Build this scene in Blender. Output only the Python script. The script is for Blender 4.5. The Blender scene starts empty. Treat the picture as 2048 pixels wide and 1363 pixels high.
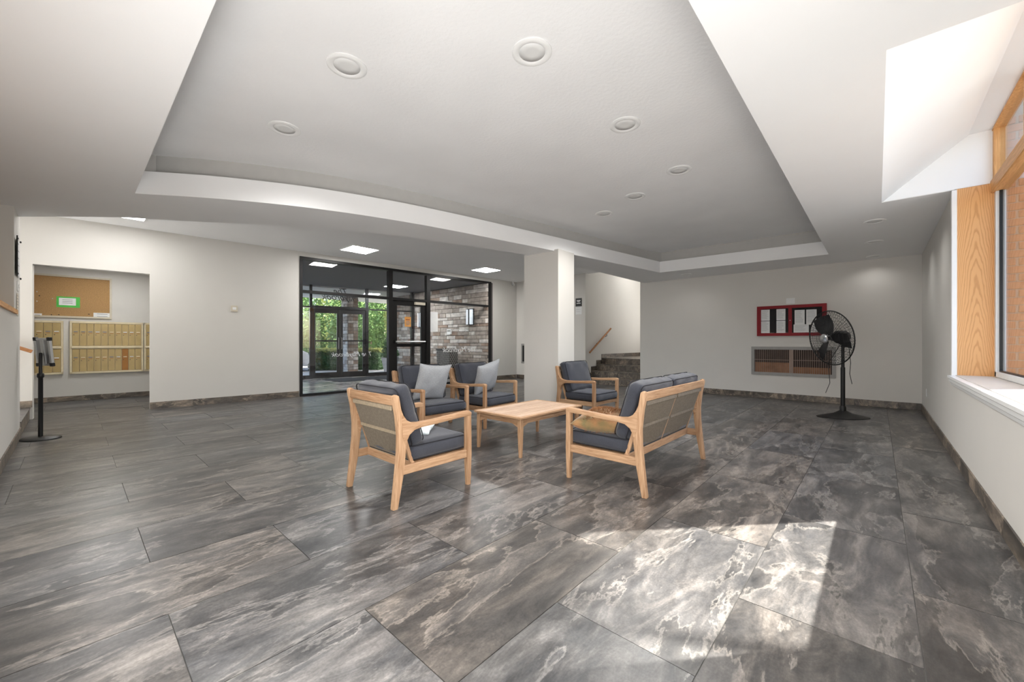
import bpy, bmesh, math, random
from mathutils import Vector, Matrix
from mathutils.geometry import tessellate_polygon
random.seed(7)
PI = math.pi
R = math.radians
sc = bpy.context.scene
col = sc.collection

# ------------------------------------------------------------------ camera, world, sun, area lights, exposure
CAM_H, CAM_F, CAM_CY, CAM_YAW = 1.178, 801.4, 683.9, R(42.35)
cd = bpy.data.cameras.new('camera'); cam = bpy.data.objects.new('camera', cd); col.objects.link(cam)
cam.location = (0, 0, CAM_H); cam.rotation_euler = (PI/2, 0, CAM_YAW)
cd.sensor_width = 36.0; cd.lens = 36.0*CAM_F/2048; cd.shift_y = (CAM_CY-681.5)/2048
cd.clip_start = 0.05; cd.clip_end = 300
sc.camera = cam

w = bpy.data.worlds.new('world'); sc.world = w; w.use_nodes = True
wn = w.node_tree.nodes; wl = w.node_tree.links; wn.clear()
wo = wn.new('ShaderNodeOutputWorld'); bg = wn.new('ShaderNodeBackground'); sky = wn.new('ShaderNodeTexSky')
sky.sky_type = 'NISHITA'; sky.sun_disc = False; sky.sun_elevation = R(38); sky.sun_rotation = R(42)
sky.air_density = 1.0; sky.dust_density = 2.5; sky.ozone_density = 1.0
bg.inputs['Strength'].default_value = 0.62
wl.new(sky.outputs['Color'], bg.inputs['Color']); wl.new(bg.outputs[0], wo.inputs['Surface'])

def light(name, kind, loc, direction, energy, color=(1, 1, 1), size=1, size_y=None, **k):
    l = bpy.data.lights.new(name, kind); l.energy = energy; l.color = color
    if kind == 'AREA':
        l.shape = 'RECTANGLE' if size_y else 'SQUARE'; l.size = size
        if size_y: l.size_y = size_y
    o = bpy.data.objects.new(name, l); col.objects.link(o); o.location = loc
    o.rotation_euler = Vector(direction).to_track_quat('-Z', 'Y').to_euler()
    for a, b in k.items(): setattr(l, a, b)
    return o
sun = light('sun', 'SUN', (8, 9, 10), (-.67, -.74, -.78), 24.0, (1, .955, .88)); sun.data.angle = R(0.6)
light('fill_near', 'AREA', (-2.3, -.40, .95), (-.12, 1, .22), 100, (1, .99, .975), 5.0, 1.3)  # added fill panel behind the camera, not a lamp of the room
light('fill_side', 'AREA', (.5, .9, 1.15), (-1, .5, .05), 58, (1, .985, .96), 1.8, 1.6)  # added fill panel by the right wall, out of view
light('fill_left', 'AREA', (-8.75, -2.9, 1.1), (.22, 1, .30), 75, (1, .985, .96), 1.5, 1.6)  # added unseen fill in the step pocket, brightens the entry ceiling
light('fill_landing', 'AREA', (-4.95, 13.85, 1.9), (-.05, -1, .12), 17, (1, .985, .96), .7, 1.8)  # added unseen fill in the stairwell, brightens the far soffit
sc.view_settings.view_transform = 'Standard'; sc.view_settings.look = 'None'
sc.view_settings.gamma = 1.0; sc.view_settings.use_curve_mapping = False
sc.view_settings.exposure = 0.42

# ------------------------------------------------------------------ measuring helpers (photo direction -> point on a real plane)
_c, _s = math.cos(CAM_YAW), math.sin(CAM_YAW)
def ray(u, v):
    x = (u-1024)/CAM_F
    return (_c*x-_s, _s*x+_c, -(v-CAM_CY)/CAM_F)
def on_z(u, v, z=0):
    d = ray(u, v); t = (z-CAM_H)/d[2]; return Vector((d[0]*t, d[1]*t, z))
def on_y(u, v, Y):
    d = ray(u, v); t = Y/d[1]; return Vector((d[0]*t, Y, CAM_H+d[2]*t))
def on_x(u, v, X):
    d = ray(u, v); t = X/d[0]; return Vector((X, d[1]*t, CAM_H+d[2]*t))
class Line:
    """a vertical plane: local y runs along it, local x is its normal"""
    def __init__(s_, p, t):
        s_.p = Vector(p); s_.t = Vector(t).normalized(); s_.n = Vector((s_.t.y, -s_.t.x))
        s_.rot = math.atan2(-s_.t.x, s_.t.y)
    def at(s_, u, v, off=0):
        d = ray(u, v); n = d[0]*s_.n.x+d[1]*s_.n.y
        k = (s_.p.dot(s_.n)-off)/n; q = Vector((d[0]*k, d[1]*k))
        return (q-s_.p).dot(s_.t), CAM_H+d[2]*k
    def w(s_, x, y, z=0):
        q = s_.p+s_.t*y+s_.n*x; return Vector((q.x, q.y, z))
LW = Line((-9.27, 3.3), (.073, 1))          # long left wall
OG = Line((-13.48, 4.88), (.73, 3.62))      # outer glazing of the vestibule

# ------------------------------------------------------------------ materials
def new_mat(name):
    m = bpy.data.materials.new(name); m.use_nodes = True
    nt = m.node_tree; b = nt.nodes['Principled BSDF']; return m, nt, b
def add(nt, t, **k):
    n = nt.nodes.new(t)
    for a, v in k.items():
        if a.startswith('i_'): n.inputs[a[2:].replace('_', ' ')].default_value = v
        else: setattr(n, a, v)
    return n
def rgb(c): return (c[0], c[1], c[2], 1)
def plain(name, c, rough=.6, metal=0, noise=.06, nscale=12, bump=0, bscale=60, spec=.4, coat=0, sheen=0):
    m, nt, b = new_mat(name); L = nt.links
    b.inputs['Roughness'].default_value = rough; b.inputs['Metallic'].default_value = metal
    b.inputs['Specular IOR Level'].default_value = spec
    if coat: b.inputs['Coat Weight'].default_value = coat
    if sheen: b.inputs['Sheen Weight'].default_value = sheen
    tc = add(nt, 'ShaderNodeTexCoord'); n = add(nt, 'ShaderNodeTexNoise', i_Scale=nscale, i_Detail=4.0)
    L.new(tc.outputs['Object'], n.inputs['Vector'])
    r = add(nt, 'ShaderNodeValToRGB'); r.color_ramp.elements[0].position = .3; r.color_ramp.elements[1].position = .7
    r.color_ramp.elements[0].color = rgb([x*(1-noise) for x in c]); r.color_ramp.elements[1].color = rgb([min(1, x*(1+noise)) for x in c])
    L.new(n.outputs['Fac'], r.inputs['Fac']); L.new(r.outputs['Color'], b.inputs['Base Color'])
    if bump:
        n2 = add(nt, 'ShaderNodeTexNoise', i_Scale=bscale, i_Detail=3.0); L.new(tc.outputs['Object'], n2.inputs['Vector'])
        bp = add(nt, 'ShaderNodeBump', i_Strength=bump, i_Distance=.01); L.new(n2.outputs['Fac'], bp.inputs['Height']); L.new(bp.outputs[0], b.inputs['Normal'])
    return m
def wood(name, dark, light_, axis, scale=14, rough=.5):
    m, nt, b = new_mat(name); L = nt.links
    b.inputs['Roughness'].default_value = rough; b.inputs['Specular IOR Level'].default_value = .3
    tc = add(nt, 'ShaderNodeTexCoord'); mp = add(nt, 'ShaderNodeMapping')
    s = [5.0, 5.0, 5.0]; s[axis] = .35; mp.inputs['Scale'].default_value = s
    L.new(tc.outputs['Object'], mp.inputs['Vector'])
    n = add(nt, 'ShaderNodeTexNoise', i_Scale=scale, i_Detail=6.0, i_Roughness=.6, i_Distortion=.6); L.new(mp.outputs[0], n.inputs['Vector'])
    oi = add(nt, 'ShaderNodeObjectInfo'); ma = add(nt, 'ShaderNodeMath', operation='MULTIPLY_ADD'); ma.inputs[1].default_value = .16; 
    L.new(oi.outputs['Random'], ma.inputs[0]); L.new(n.outputs['Fac'], ma.inputs[2])
    r = add(nt, 'ShaderNodeValToRGB'); r.color_ramp.elements[0].position = .38; r.color_ramp.elements[1].position = .76
    r.color_ramp.elements[0].color = rgb(dark); r.color_ramp.elements[1].color = rgb(light_)
    L.new(ma.outputs[0], r.inputs['Fac']); L.new(r.outputs['Color'], b.inputs['Base Color'])
    bp = add(nt, 'ShaderNodeBump', i_Strength=.08, i_Distance=.003); L.new(n.outputs['Fac'], bp.inputs['Height']); L.new(bp.outputs[0], b.inputs['Normal'])
    return m
def emit(name, c, strength):
    m, nt, b = new_mat(name)
    b.inputs['Base Color'].default_value = rgb((.8, .8, .8)); b.inputs['Emission Color'].default_value = rgb(c)
    b.inputs['Emission Strength'].default_value = strength; return m
def glass(name, tint=(1, 1, 1), gain=1.0):
    m = bpy.data.materials.new(name); m.use_nodes = True; nt = m.node_tree; nt.nodes.clear(); L = nt.links
    o = add(nt, 'ShaderNodeOutputMaterial'); mx = add(nt, 'ShaderNodeMixShader'); t = add(nt, 'ShaderNodeBsdfTransparent'); g = add(nt, 'ShaderNodeBsdfGlossy')
    t.inputs['Color'].default_value = rgb(tint); g.inputs['Roughness'].default_value = .01
    # Schlick reflectance of a thin pane (same from both sides)
    f = add(nt, 'ShaderNodeLayerWeight'); f.inputs['Blend'].default_value = .5
    pw_ = add(nt, 'ShaderNodeMath', operation='POWER'); pw_.inputs[1].default_value = 5.0; L.new(f.outputs['Facing'], pw_.inputs[0])
    mu = add(nt, 'ShaderNodeMath', operation='MULTIPLY_ADD'); mu.inputs[1].default_value = .9*gain; mu.inputs[2].default_value = .045*gain
    L.new(pw_.outputs[0], mu.inputs[0]); L.new(mu.outputs[0], mx.inputs['Fac']); L.new(t.outputs[0], mx.inputs[1]); L.new(g.outputs[0], mx.inputs[2]); L.new(mx.outputs[0], o.inputs['Surface'])
    return m
def stone_tile(name, rough=.34, k=1.0, warm=0.0, stretch=1.0, brown=False):
    """slate look porcelain: cloudy grey with pale torn veins, every tile its own piece of the pattern"""
    m, nt, b = new_mat(name); L = nt.links
    tc = add(nt, 'ShaderNodeTexCoord'); oi = add(nt, 'ShaderNodeObjectInfo')
    cm = add(nt, 'ShaderNodeCombineXYZ'); mu = add(nt, 'ShaderNodeMath', operation='MULTIPLY'); mu.inputs[1].default_value = 61.0
    L.new(oi.outputs['Random'], mu.inputs[0]); L.new(mu.outputs[0], cm.inputs[0]); L.new(mu.outputs[0], cm.inputs[2])
    mp = add(nt, 'ShaderNodeMapping'); mp.inputs['Scale'].default_value = (1.9, .62*stretch, 1.5); mp.inputs['Rotation'].default_value = (0, 0, R(-24))
    L.new(tc.outputs['Object'], mp.inputs['Vector'])
    va = add(nt, 'ShaderNodeVectorMath', operation='ADD'); L.new(mp.outputs[0], va.inputs[0]); L.new(cm.outputs[0], va.inputs[1])
    n1 = add(nt, 'ShaderNodeTexNoise', i_Scale=2.5, i_Detail=9.0, i_Roughness=.72, i_Distortion=.8); L.new(va.outputs[0], n1.inputs['Vector'])
    n2 = add(nt, 'ShaderNodeTexNoise', i_Scale=1.35, i_Detail=9.0, i_Roughness=.62, i_Distortion=.35); L.new(va.outputs[0], n2.inputs['Vector'])
    # torn vein edges: |noise - .5| small
    sb = add(nt, 'ShaderNodeMath', operation='SUBTRACT'); sb.inputs[1].default_value = .5; L.new(n2.outputs['Fac'], sb.inputs[0])
    ab = add(nt, 'ShaderNodeMath', operation='ABSOLUTE'); L.new(sb.outputs[0], ab.inputs[0])
    vr = add(nt, 'ShaderNodeMapRange'); vr.inputs['From Min'].default_value = 0; vr.inputs['From Max'].default_value = .014
    vr.inputs['To Min'].default_value = 1; vr.inputs['To Max'].default_value = 0; L.new(ab.outputs[0], vr.inputs['Value'])
    r = add(nt, 'ShaderNodeValToRGB'); cr = r.color_ramp
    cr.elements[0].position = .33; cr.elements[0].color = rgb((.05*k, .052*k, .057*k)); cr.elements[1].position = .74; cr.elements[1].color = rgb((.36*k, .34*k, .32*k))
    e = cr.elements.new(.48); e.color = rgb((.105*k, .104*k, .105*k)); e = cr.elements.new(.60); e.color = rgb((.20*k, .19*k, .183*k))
    L.new(n1.outputs['Fac'], r.inputs['Fac'])
    # step in tone on one side of the tear
    st = add(nt, 'ShaderNodeMapRange'); st.inputs['From Min'].default_value = .497; st.inputs['From Max'].default_value = .508
    st.inputs['To Min'].default_value = .82; st.inputs['To Max'].default_value = 1.22; L.new(n2.outputs['Fac'], st.inputs['Value'])
    m1 = add(nt, 'ShaderNodeMixRGB', blend_type='MULTIPLY'); m1.inputs[0].default_value = 1
    cst = add(nt, 'ShaderNodeCombineXYZ')
    for i in range(3): L.new(st.outputs[0], cst.inputs[i])
    L.new(r.outputs['Color'], m1.inputs[1]); L.new(cst.outputs[0], m1.inputs[2])
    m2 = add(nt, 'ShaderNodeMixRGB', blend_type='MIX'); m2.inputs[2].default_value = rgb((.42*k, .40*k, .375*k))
    vm = add(nt, 'ShaderNodeMath', operation='MULTIPLY'); n4 = add(nt, 'ShaderNodeTexNoise', i_Scale=6.0, i_Detail=3.0); L.new(va.outputs[0], n4.inputs['Vector'])
    L.new(vr.outputs[0], vm.inputs[0]); L.new(n4.outputs['Fac'], vm.inputs[1]); L.new(vm.outputs[0], m2.inputs[0]); L.new(m1.outputs[0], m2.inputs[1])
    # fine grain and per-tile warm / cool tint
    n3 = add(nt, 'ShaderNodeTexNoise', i_Scale=90.0, i_Detail=3.0); L.new(tc.outputs['Object'], n3.inputs['Vector'])
    g = add(nt, 'ShaderNodeMapRange'); g.inputs['From Min'].default_value = .3; g.inputs['From Max'].default_value = .7; g.inputs['To Min'].default_value = .86; g.inputs['To Max'].default_value = 1.14
    L.new(n3.outputs['Fac'], g.inputs['Value']); cg = add(nt, 'ShaderNodeCombineXYZ')
    for i in range(3): L.new(g.outputs[0], cg.inputs[i])
    n5 = add(nt, 'ShaderNodeTexNoise', i_Scale=8.0, i_Detail=10.0, i_Roughness=.78, i_Distortion=.4); L.new(va.outputs[0], n5.inputs['Vector'])
    g5 = add(nt, 'ShaderNodeMapRange'); g5.inputs['From Min'].default_value = .36; g5.inputs['From Max'].default_value = .66; g5.inputs['To Min'].default_value = .66; g5.inputs['To Max'].default_value = 1.42
    L.new(n5.outputs['Fac'], g5.inputs['Value']); gm = add(nt, 'ShaderNodeMath', operation='MULTIPLY'); L.new(g.outputs[0], gm.inputs[0]); L.new(g5.outputs[0], gm.inputs[1])
    for i in range(3): L.new(gm.outputs[0], cg.inputs[i])
    m3 = add(nt, 'ShaderNodeMixRGB', blend_type='MULTIPLY'); m3.inputs[0].default_value = 1; L.new(m2.outputs[0], m3.inputs[1]); L.new(cg.outputs[0], m3.inputs[2])
    tr = add(nt, 'ShaderNodeValToRGB'); tr.color_ramp.elements[0].color = rgb((.98+.1*warm, .99, 1.01-.14*warm)); tr.color_ramp.elements[1].color = rgb((1.08, 1.0, .925-.06*warm))
    fr = add(nt, 'ShaderNodeMath', operation='FRACT'); mm = add(nt, 'ShaderNodeMath', operation='MULTIPLY'); mm.inputs[1].default_value = 7.31
    L.new(oi.outputs['Random'], mm.inputs[0]); L.new(mm.outputs[0], fr.inputs[0]); L.new(fr.outputs[0], tr.inputs['Fac'])
    m4 = add(nt, 'ShaderNodeMixRGB', blend_type='MULTIPLY'); m4.inputs[0].default_value = 1; L.new(m3.outputs[0], m4.inputs[1]); L.new(tr.outputs['Color'], m4.inputs[2])
    if brown:
        m5 = add(nt, 'ShaderNodeMixRGB', blend_type='MULTIPLY'); m5.inputs[0].default_value = 1; m5.inputs[2].default_value = rgb((1.03, .94, .86)); L.new(m4.outputs[0], m5.inputs[1]); m4 = m5
    L.new(m4.outputs[0], b.inputs['Base Color'])
    b.inputs['Roughness'].default_value = rough; b.inputs['Specular IOR Level'].default_value = .5
    bp = add(nt, 'ShaderNodeBump', i_Strength=.12, i_Distance=.004); L.new(n1.outputs['Fac'], bp.inputs['Height']); L.new(bp.outputs[0], b.inputs['Normal'])
    return m

M = {}
M['wall'] = plain('wall_paint', (.66, .638, .60), .75, noise=.012, nscale=2, bump=.04, bscale=180, spec=.25)
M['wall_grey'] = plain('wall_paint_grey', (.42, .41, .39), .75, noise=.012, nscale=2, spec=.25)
M['ceil'] = plain('ceiling_paint', (.87, .87, .87), .8, noise=.01, nscale=2, bump=.03, bscale=90, spec=.2)
M['stucco'] = plain('stucco_paint', (.85, .85, .85), .8, noise=.03, nscale=1.3, bump=.22, bscale=34, spec=.2)
M['white'] = plain('white_gloss', (.83, .83, .82), .35, noise=.01)
M['white_rough'] = plain('white_trim', (.78, .78, .77), .5, noise=.02)
M['tile'] = stone_tile('floor_tile_stone', k=.60)
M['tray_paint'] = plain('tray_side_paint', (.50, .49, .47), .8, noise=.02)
M['sill_paint'] = plain('sill_cream_paint', (.60, .56, .51), .5, noise=.02)
M['tile_glare'] = stone_tile('vestibule_tile_glare', .22, 2.3)  # paler copy of the floor tile; daylight glare is put into its colour
M['base'] = stone_tile('base_tile_stone', .4, .95, 1.0, 1.0, True)
M['grout'] = plain('grout', (.13, .125, .12), .9)
M['black'] = plain('black_metal', (.008, .008, .008), .42, spec=.35)
M['bronze'] = plain('dark_bronze_frame', (.018, .017, .017), .4, metal=.3)
M['chrome'] = plain('chrome', (.75, .75, .76), .2, metal=1)
M['steel'] = plain('brushed_steel', (.5, .5, .5), .35, metal=1)
M['dkplastic'] = plain('dark_plastic', (.035, .034, .036), .5)
M['greymetal'] = plain('grey_enamel', (.30, .29, .275), .5)
M['brown_in'] = plain('rusty_duct', (.26, .13, .07), .8, noise=.3, nscale=5)
M['dark_in'] = plain('dark_duct', (.05, .035, .03), .9, noise=.3, nscale=5)
M['louver'] = plain('louver_brown', (.30, .22, .18), .5)
for i, a in enumerate('xyz'):
    M['teak_'+a] = wood('teak_'+a, (.27, .14, .068), (.50, .32, .19), i)
    M['oak_'+a] = wood('oak_'+a, (.50, .23, .075), (.76, .42, .17), i)
M['table_wood'] = wood('weathered_teak', (.34, .22, .145), (.60, .44, .325), 1, 16)
M['rail_wood'] = wood('handrail_oak', (.28, .11, .04), (.52, .25, .10), 1)
M['fabric'] = plain('charcoal_fabric', (.033, .036, .048), .9, noise=.2, nscale=180, bump=.25, bscale=500, sheen=.25)
M['piping'] = plain('black_piping', (.012, .012, .016), .8)
M['grey_fabric'] = plain('grey_tweed', (.33, .34, .355), .95, noise=.22, nscale=160, bump=.5, bscale=300)
M['rope'] = plain('taupe_rope', (.175, .145, .108), .85, noise=.15, nscale=60, bump=.4, bscale=400)
M['rope_l'] = plain('rope_binding', (.30, .24, .165), .85, noise=.15, nscale=60)
M['paper'] = plain('paper', (.80, .80, .79), .8, noise=.02)
M['ink'] = plain('ink', (.25, .25, .27), .9)
M['red'] = plain('red_lacquer', (.24, .008, .014), .5, noise=.05, spec=.25)
M['boardblack'] = plain('black_felt', (.012, .011, .012), .95)
M['cork'] = plain('cork', (.42, .25, .11), .95, noise=.22, nscale=90)
M['green'] = plain('green_card', (.10, .52, .09), .7)
M['brass'] = plain('brass_mailbox', (.52, .39, .18), .42, metal=.35, noise=.07, nscale=7)
M['brass_l'] = plain('brass_rim', (.78, .68, .47), .4, metal=.25)
M['brass_d'] = plain('copper_mailbox', (.42, .19, .05), .45, metal=.3)
M['stone'] = plain('split_stone', (.36, .31, .27), .9, noise=.3, nscale=7, bump=.8, bscale=26)
M['stone_b'] = plain('split_stone_brown', (.30, .22, .17), .9, noise=.3, nscale=7, bump=.8, bscale=26)
M['stone_c'] = plain('split_stone_pale', (.58, .54, .50), .9, noise=.3, nscale=7, bump=.8, bscale=26)
M['mortar'] = plain('mortar_dark', (.10, .09, .085), 1)
M['brick'] = plain('orange_brick', (.48, .20, .11), .9, noise=.2, nscale=9, bump=.4, bscale=60)
M['brickm'] = plain('brick_mortar', (.45, .41, .37), 1)
M['vest_ceil'] = plain('vestibule_ceiling', (.16, .165, .18), .8, noise=.05, nscale=8)
M['mat'] = plain('black_rubber_mat', (.02, .022, .026), .9)
M['asphalt'] = plain('asphalt', (.16, .16, .16), .95, noise=.15, nscale=30)
M['concrete'] = plain('concrete_path', (.55, .54, .52), .9, noise=.08, nscale=10)
M['grass'] = plain('lawn', (.14, .25, .05), 1, noise=.3, nscale=20)
M['leaf'] = plain('leaf_green', (.14, .24, .07), .6, noise=.35, nscale=1.1)
M['leaf_y'] = plain('leaf_yellow_green', (.38, .42, .13), .6, noise=.3, nscale=1.2)
M['leaf_d'] = plain('leaf_dark', (.06, .13, .05), .6, noise=.35, nscale=3)
M['bark'] = plain('bark', (.16, .11, .08), 1, noise=.3, bump=.6, bscale=30)
M['carwhite'] = plain('car_paint_white', (.80, .82, .84), .2, coat=.7)
M['tyre'] = plain('tyre', (.02, .02, .02), .9)
M['pot'] = plain('grey_planter', (.52, .53, .55), .6)
M['glass'] = glass('clear_glass'); M['glass_b'] = glass('cabinet_glass', gain=.25); M['glass_w'] = glass('window_glass', (.96, .97, .97))
M['lens'] = plain('frosted_lens', (.72, .72, .71), .5, noise=.0)
M['panel'] = emit('led_diffuser', (1, .99, .97), 42)
M['panel_s'] = emit('led_diffuser_soft', (1, .99, .97), 20)
M['panel_v'] = emit('led_diffuser_vestibule', (.93, .97, 1), 70)
M['orange'] = plain('orange_sticker', (.75, .36, .10), .6)
M['sconce'] = emit('frosted_sconce', (.75, .9, 1.0), .45)
M['silverframe'] = plain('silver_frame', (.28, .28, .28), .35, metal=.8)
M['fur'] = plain('rust_fur', (.27, .12, .045), .95, noise=.45, nscale=14, bump=.8, bscale=60, sheen=.4)
M['fur_o'] = plain('olive_and_rust', (.24, .16, .07), .9, noise=.3, nscale=9, sheen=.3, bump=.5, bscale=60)
_r = [n for n in M['fur_o'].node_tree.nodes if n.type == 'VALTORGB'][0].color_ramp; _r.elements[0].color = (.17, .14, .06, 1); _r.elements[1].color = (.36, .17, .07, 1)
M['bluepil'] = plain('pale_blue_print', (.62, .68, .70), .9, noise=.25, nscale=26)
M['beige'] = plain('beige_plastic', (.62, .56, .45), .5)

def oak_panel():
    m, nt, b = new_mat('oak_panel_cathedral'); L = nt.links
    tc = add(nt, 'ShaderNodeTexCoord'); sx = add(nt, 'ShaderNodeSeparateXYZ')
    ns = add(nt, 'ShaderNodeTexNoise', i_Scale=2.2, i_Detail=4.0); mp = add(nt, 'ShaderNodeMapping'); mp.inputs['Scale'].default_value = (4, 1, .8)
    L.new(tc.outputs['Object'], mp.inputs['Vector']); L.new(mp.outputs[0], ns.inputs['Vector']); L.new(tc.outputs['Object'], sx.inputs[0])
    sq = add(nt, 'ShaderNodeMath', operation='POWER'); ab = add(nt, 'ShaderNodeMath', operation='ABSOLUTE'); L.new(sx.outputs['X'], ab.inputs[0]); L.new(ab.outputs[0], sq.inputs[0]); sq.inputs[1].default_value = 1.6
    a1 = add(nt, 'ShaderNodeMath', operation='MULTIPLY'); a1.inputs[1].default_value = 42; L.new(sq.outputs[0], a1.inputs[0])
    a2 = add(nt, 'ShaderNodeMath', operation='MULTIPLY_ADD'); a2.inputs[1].default_value = 1.3; L.new(sx.outputs['Z'], a2.inputs[0]); L.new(a1.outputs[0], a2.inputs[2])
    a3 = add(nt, 'ShaderNodeMath', operation='MULTIPLY_ADD'); a3.inputs[1].default_value = .9; L.new(ns.outputs['Fac'], a3.inputs[0]); L.new(a2.outputs[0], a3.inputs[2])
    a4 = add(nt, 'ShaderNodeMath', operation='MULTIPLY'); a4.inputs[1].default_value = 30; L.new(a3.outputs[0], a4.inputs[0])
    sn = add(nt, 'ShaderNodeMath', operation='SINE'); L.new(a4.outputs[0], sn.inputs[0])
    r = add(nt, 'ShaderNodeValToRGB'); r.color_ramp.elements[0].position = .0; r.color_ramp.elements[0].color = rgb((.72, .38, .15)); r.color_ramp.elements[1].position = 1.0; r.color_ramp.elements[1].color = rgb((.58, .28, .095))
    e = r.color_ramp.elements.new(.62); e.color = rgb((.71, .37, .145))
    h = add(nt, 'ShaderNodeMapRange'); h.inputs['From Min'].default_value = -1; L.new(sn.outputs[0], h.inputs['Value'])
    L.new(h.outputs[0], r.inputs['Fac']); L.new(r.outputs['Color'], b.inputs['Base Color']); b.inputs['Roughness'].default_value = .4
    return m
M['oakp'] = oak_panel()

# ------------------------------------------------------------------ mesh helpers
def B(): return bmesh.new()
def box(bm, x0, x1, y0, y1, z0, z1, mat=None):
    vs = [bm.verts.new((x, y, z)) for z in (z0, z1) for y in (y0, y1) for x in (x0, x1)]
    if mat is not None:
        for v in vs: v.co = mat @ v.co
    for f in ((0, 2, 3, 1), (4, 5, 7, 6), (0, 1, 5, 4), (2, 6, 7, 3), (0, 4, 6, 2), (1, 3, 7, 5)):
        bm.faces.new([vs[i] for i in f])
    return bm
def bx(x0, x1, y0, y1, z0, z1, bev=0, seg=2, mat=None):
    bm = box(B(), x0, x1, y0, y1, z0, z1, mat)
    if bev: bmesh.ops.bevel(bm, geom=bm.edges[:], offset=bev, segments=seg, profile=.6, affect='EDGES')
    return bm
def prism(bm, pts, axis, a, b):
    """outline pts (2D) in the plane across `axis`, extruded from a to b"""
    def p3(p, t):
        return {'x': (t, p[0], p[1]), 'y': (p[0], t, p[1]), 'z': (p[0], p[1], t)}[axis]
    A = [bm.verts.new(p3(p, a)) for p in pts]; C_ = [bm.verts.new(p3(p, b)) for p in pts]
    tris = tessellate_polygon([[Vector((p[0], p[1], 0)) for p in pts]])
    for t in tris:
        bm.faces.new([A[i] for i in t]); bm.faces.new([C_[i] for i in reversed(t)])
    n = len(pts)
    for i in range(n): bm.faces.new([A[i], A[(i+1) % n], C_[(i+1) % n], C_[i]])
    bmesh.ops.recalc_face_normals(bm, faces=bm.faces[:]); return bm
def tube(bm, path, r, n=8, closed=False, rad=None):
    path = [Vector(p) for p in path]; rings = []; m = len(path)
    up = None
    for i, p in enumerate(path):
        a = path[(i-1) % m] if (closed or i > 0) else p; b = path[(i+1) % m] if (closed or i < m-1) else p
        t = (b-a).normalized()
        if up is None: up = t.orthogonal().normalized()
        else:
            up = (up-t*up.dot(t))
            up = up.normalized() if up.length > 1e-6 else t.orthogonal().normalized()
        s = t.cross(up); rr = rad[i] if rad else r
        rings.append([bm.verts.new(p+(up*math.cos(2*PI*k/n)+s*math.sin(2*PI*k/n))*rr) for k in range(n)])
    for i in range(m if closed else m-1):
        A, C_ = rings[i], rings[(i+1) % m]
        for k in range(n): bm.faces.new([A[k], A[(k+1) % n], C_[(k+1) % n], C_[k]])
    if not closed:
        bm.faces.new(rings[0][::-1]); bm.faces.new(rings[-1])
    return bm
def lathe(bm, prof, n=24, mat=None):
    rings = []
    for r, z in prof:
        rings.append([bm.verts.new((r*math.cos(2*PI*k/n), r*math.sin(2*PI*k/n), z)) for k in range(n)])
    for A, C_ in zip(rings, rings[1:]):
        for k in range(n): bm.faces.new([A[k], A[(k+1) % n], C_[(k+1) % n], C_[k]])
    bm.faces.new(rings[0][::-1]); bm.faces.new(rings[-1])
    if mat is not None:
        for ring in rings:
            for v in ring: v.co = mat @ v.co
    return bm
def slab_holes(bm, outer, holes, z0, z1):
    polys = [outer]+holes
    for z, flip in ((z0, True), (z1, False)):
        vs = [bm.verts.new((p[0], p[1], z)) for q in polys for p in q]
        for t in tessellate_polygon([[Vector((p[0], p[1], 0)) for p in q] for q in polys]):
            bm.faces.new([vs[i] for i in (t[::-1] if flip else t)])
    for q in polys:
        n = len(q)
        for i in range(n):
            a, b = q[i], q[(i+1) % n]
            bm.faces.new([bm.verts.new((a[0], a[1], z0)), bm.verts.new((b[0], b[1], z0)), bm.verts.new((b[0], b[1], z1)), bm.verts.new((a[0], a[1], z1))])
    bmesh.ops.remove_doubles(bm, verts=bm.verts[:], dist=1e-5); bmesh.ops.recalc_face_normals(bm, faces=bm.faces[:]); return bm
def obj(name, bm, mat, parent=None, smooth=False, label=None, angle=None):
    me = bpy.data.meshes.new(name)
    if isinstance(bm, bpy.types.Mesh): me = bm
    else:
        if smooth:
            for f in bm.faces: f.smooth = True
        bm.to_mesh(me); bm.free()
        me.materials.append(M[mat])
        if smooth and angle:
            try: me.set_sharp_from_angle(angle=R(angle))
            except Exception: pass
    o = bpy.data.objects.new(name, me); col.objects.link(o)
    if parent: o.parent = parent
    if label: o['label'] = label
    return o
def tag(o, label, cat, group=None, kind=None):
    o['label'] = label; o['category'] = cat
    if group: o['group'] = group
    if kind: o['kind'] = kind
    return o
def thing(name, label, cat, loc=(0, 0, 0), rz=0, group=None):
    o = bpy.data.objects.new(name, None); col.objects.link(o); o.location = loc; o.rotation_euler = (0, 0, rz)
    o.empty_display_size = .1
    return tag(o, label, cat, group)
def struct(name, bm, mat, parent=None, label=None, **k):
    o = obj(name, bm, mat, parent, **k)
    if not parent: o['kind'] = 'structure'
    if label: o['label'] = label
    return o
def empty_struct(name, label=None, loc=(0, 0, 0), rz=0):
    o = bpy.data.objects.new(name, None); col.objects.link(o); o['kind'] = 'structure'; o.location = loc; o.rotation_euler = (0, 0, rz)
    if label: o['label'] = label
    return o
def kids(o): return [c for c in bpy.data.objects if c.parent == o]
def dup(root, loc, rz, label, group=None):
    r = root.copy(); col.objects.link(r); r.location = loc; r.rotation_euler = (0, 0, rz); r['label'] = label
    if group: r['group'] = group
    for ch in kids(root):
        c = ch.copy(); col.objects.link(c); c.parent = r
        for g in kids(ch):
            d = g.copy(); col.objects.link(d); d.parent = c
    return r
def place(o, line, x=0, y=0, z=0):
    o.location = line.w(x, y, z); o.rotation_euler = (0, 0, line.rot); return o

Z1, Z2 = 2.695, 3.15           # soffit and main ceiling heights
XR, YF, YN = .57, 9.87, -.44   # right, far and near walls

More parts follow.
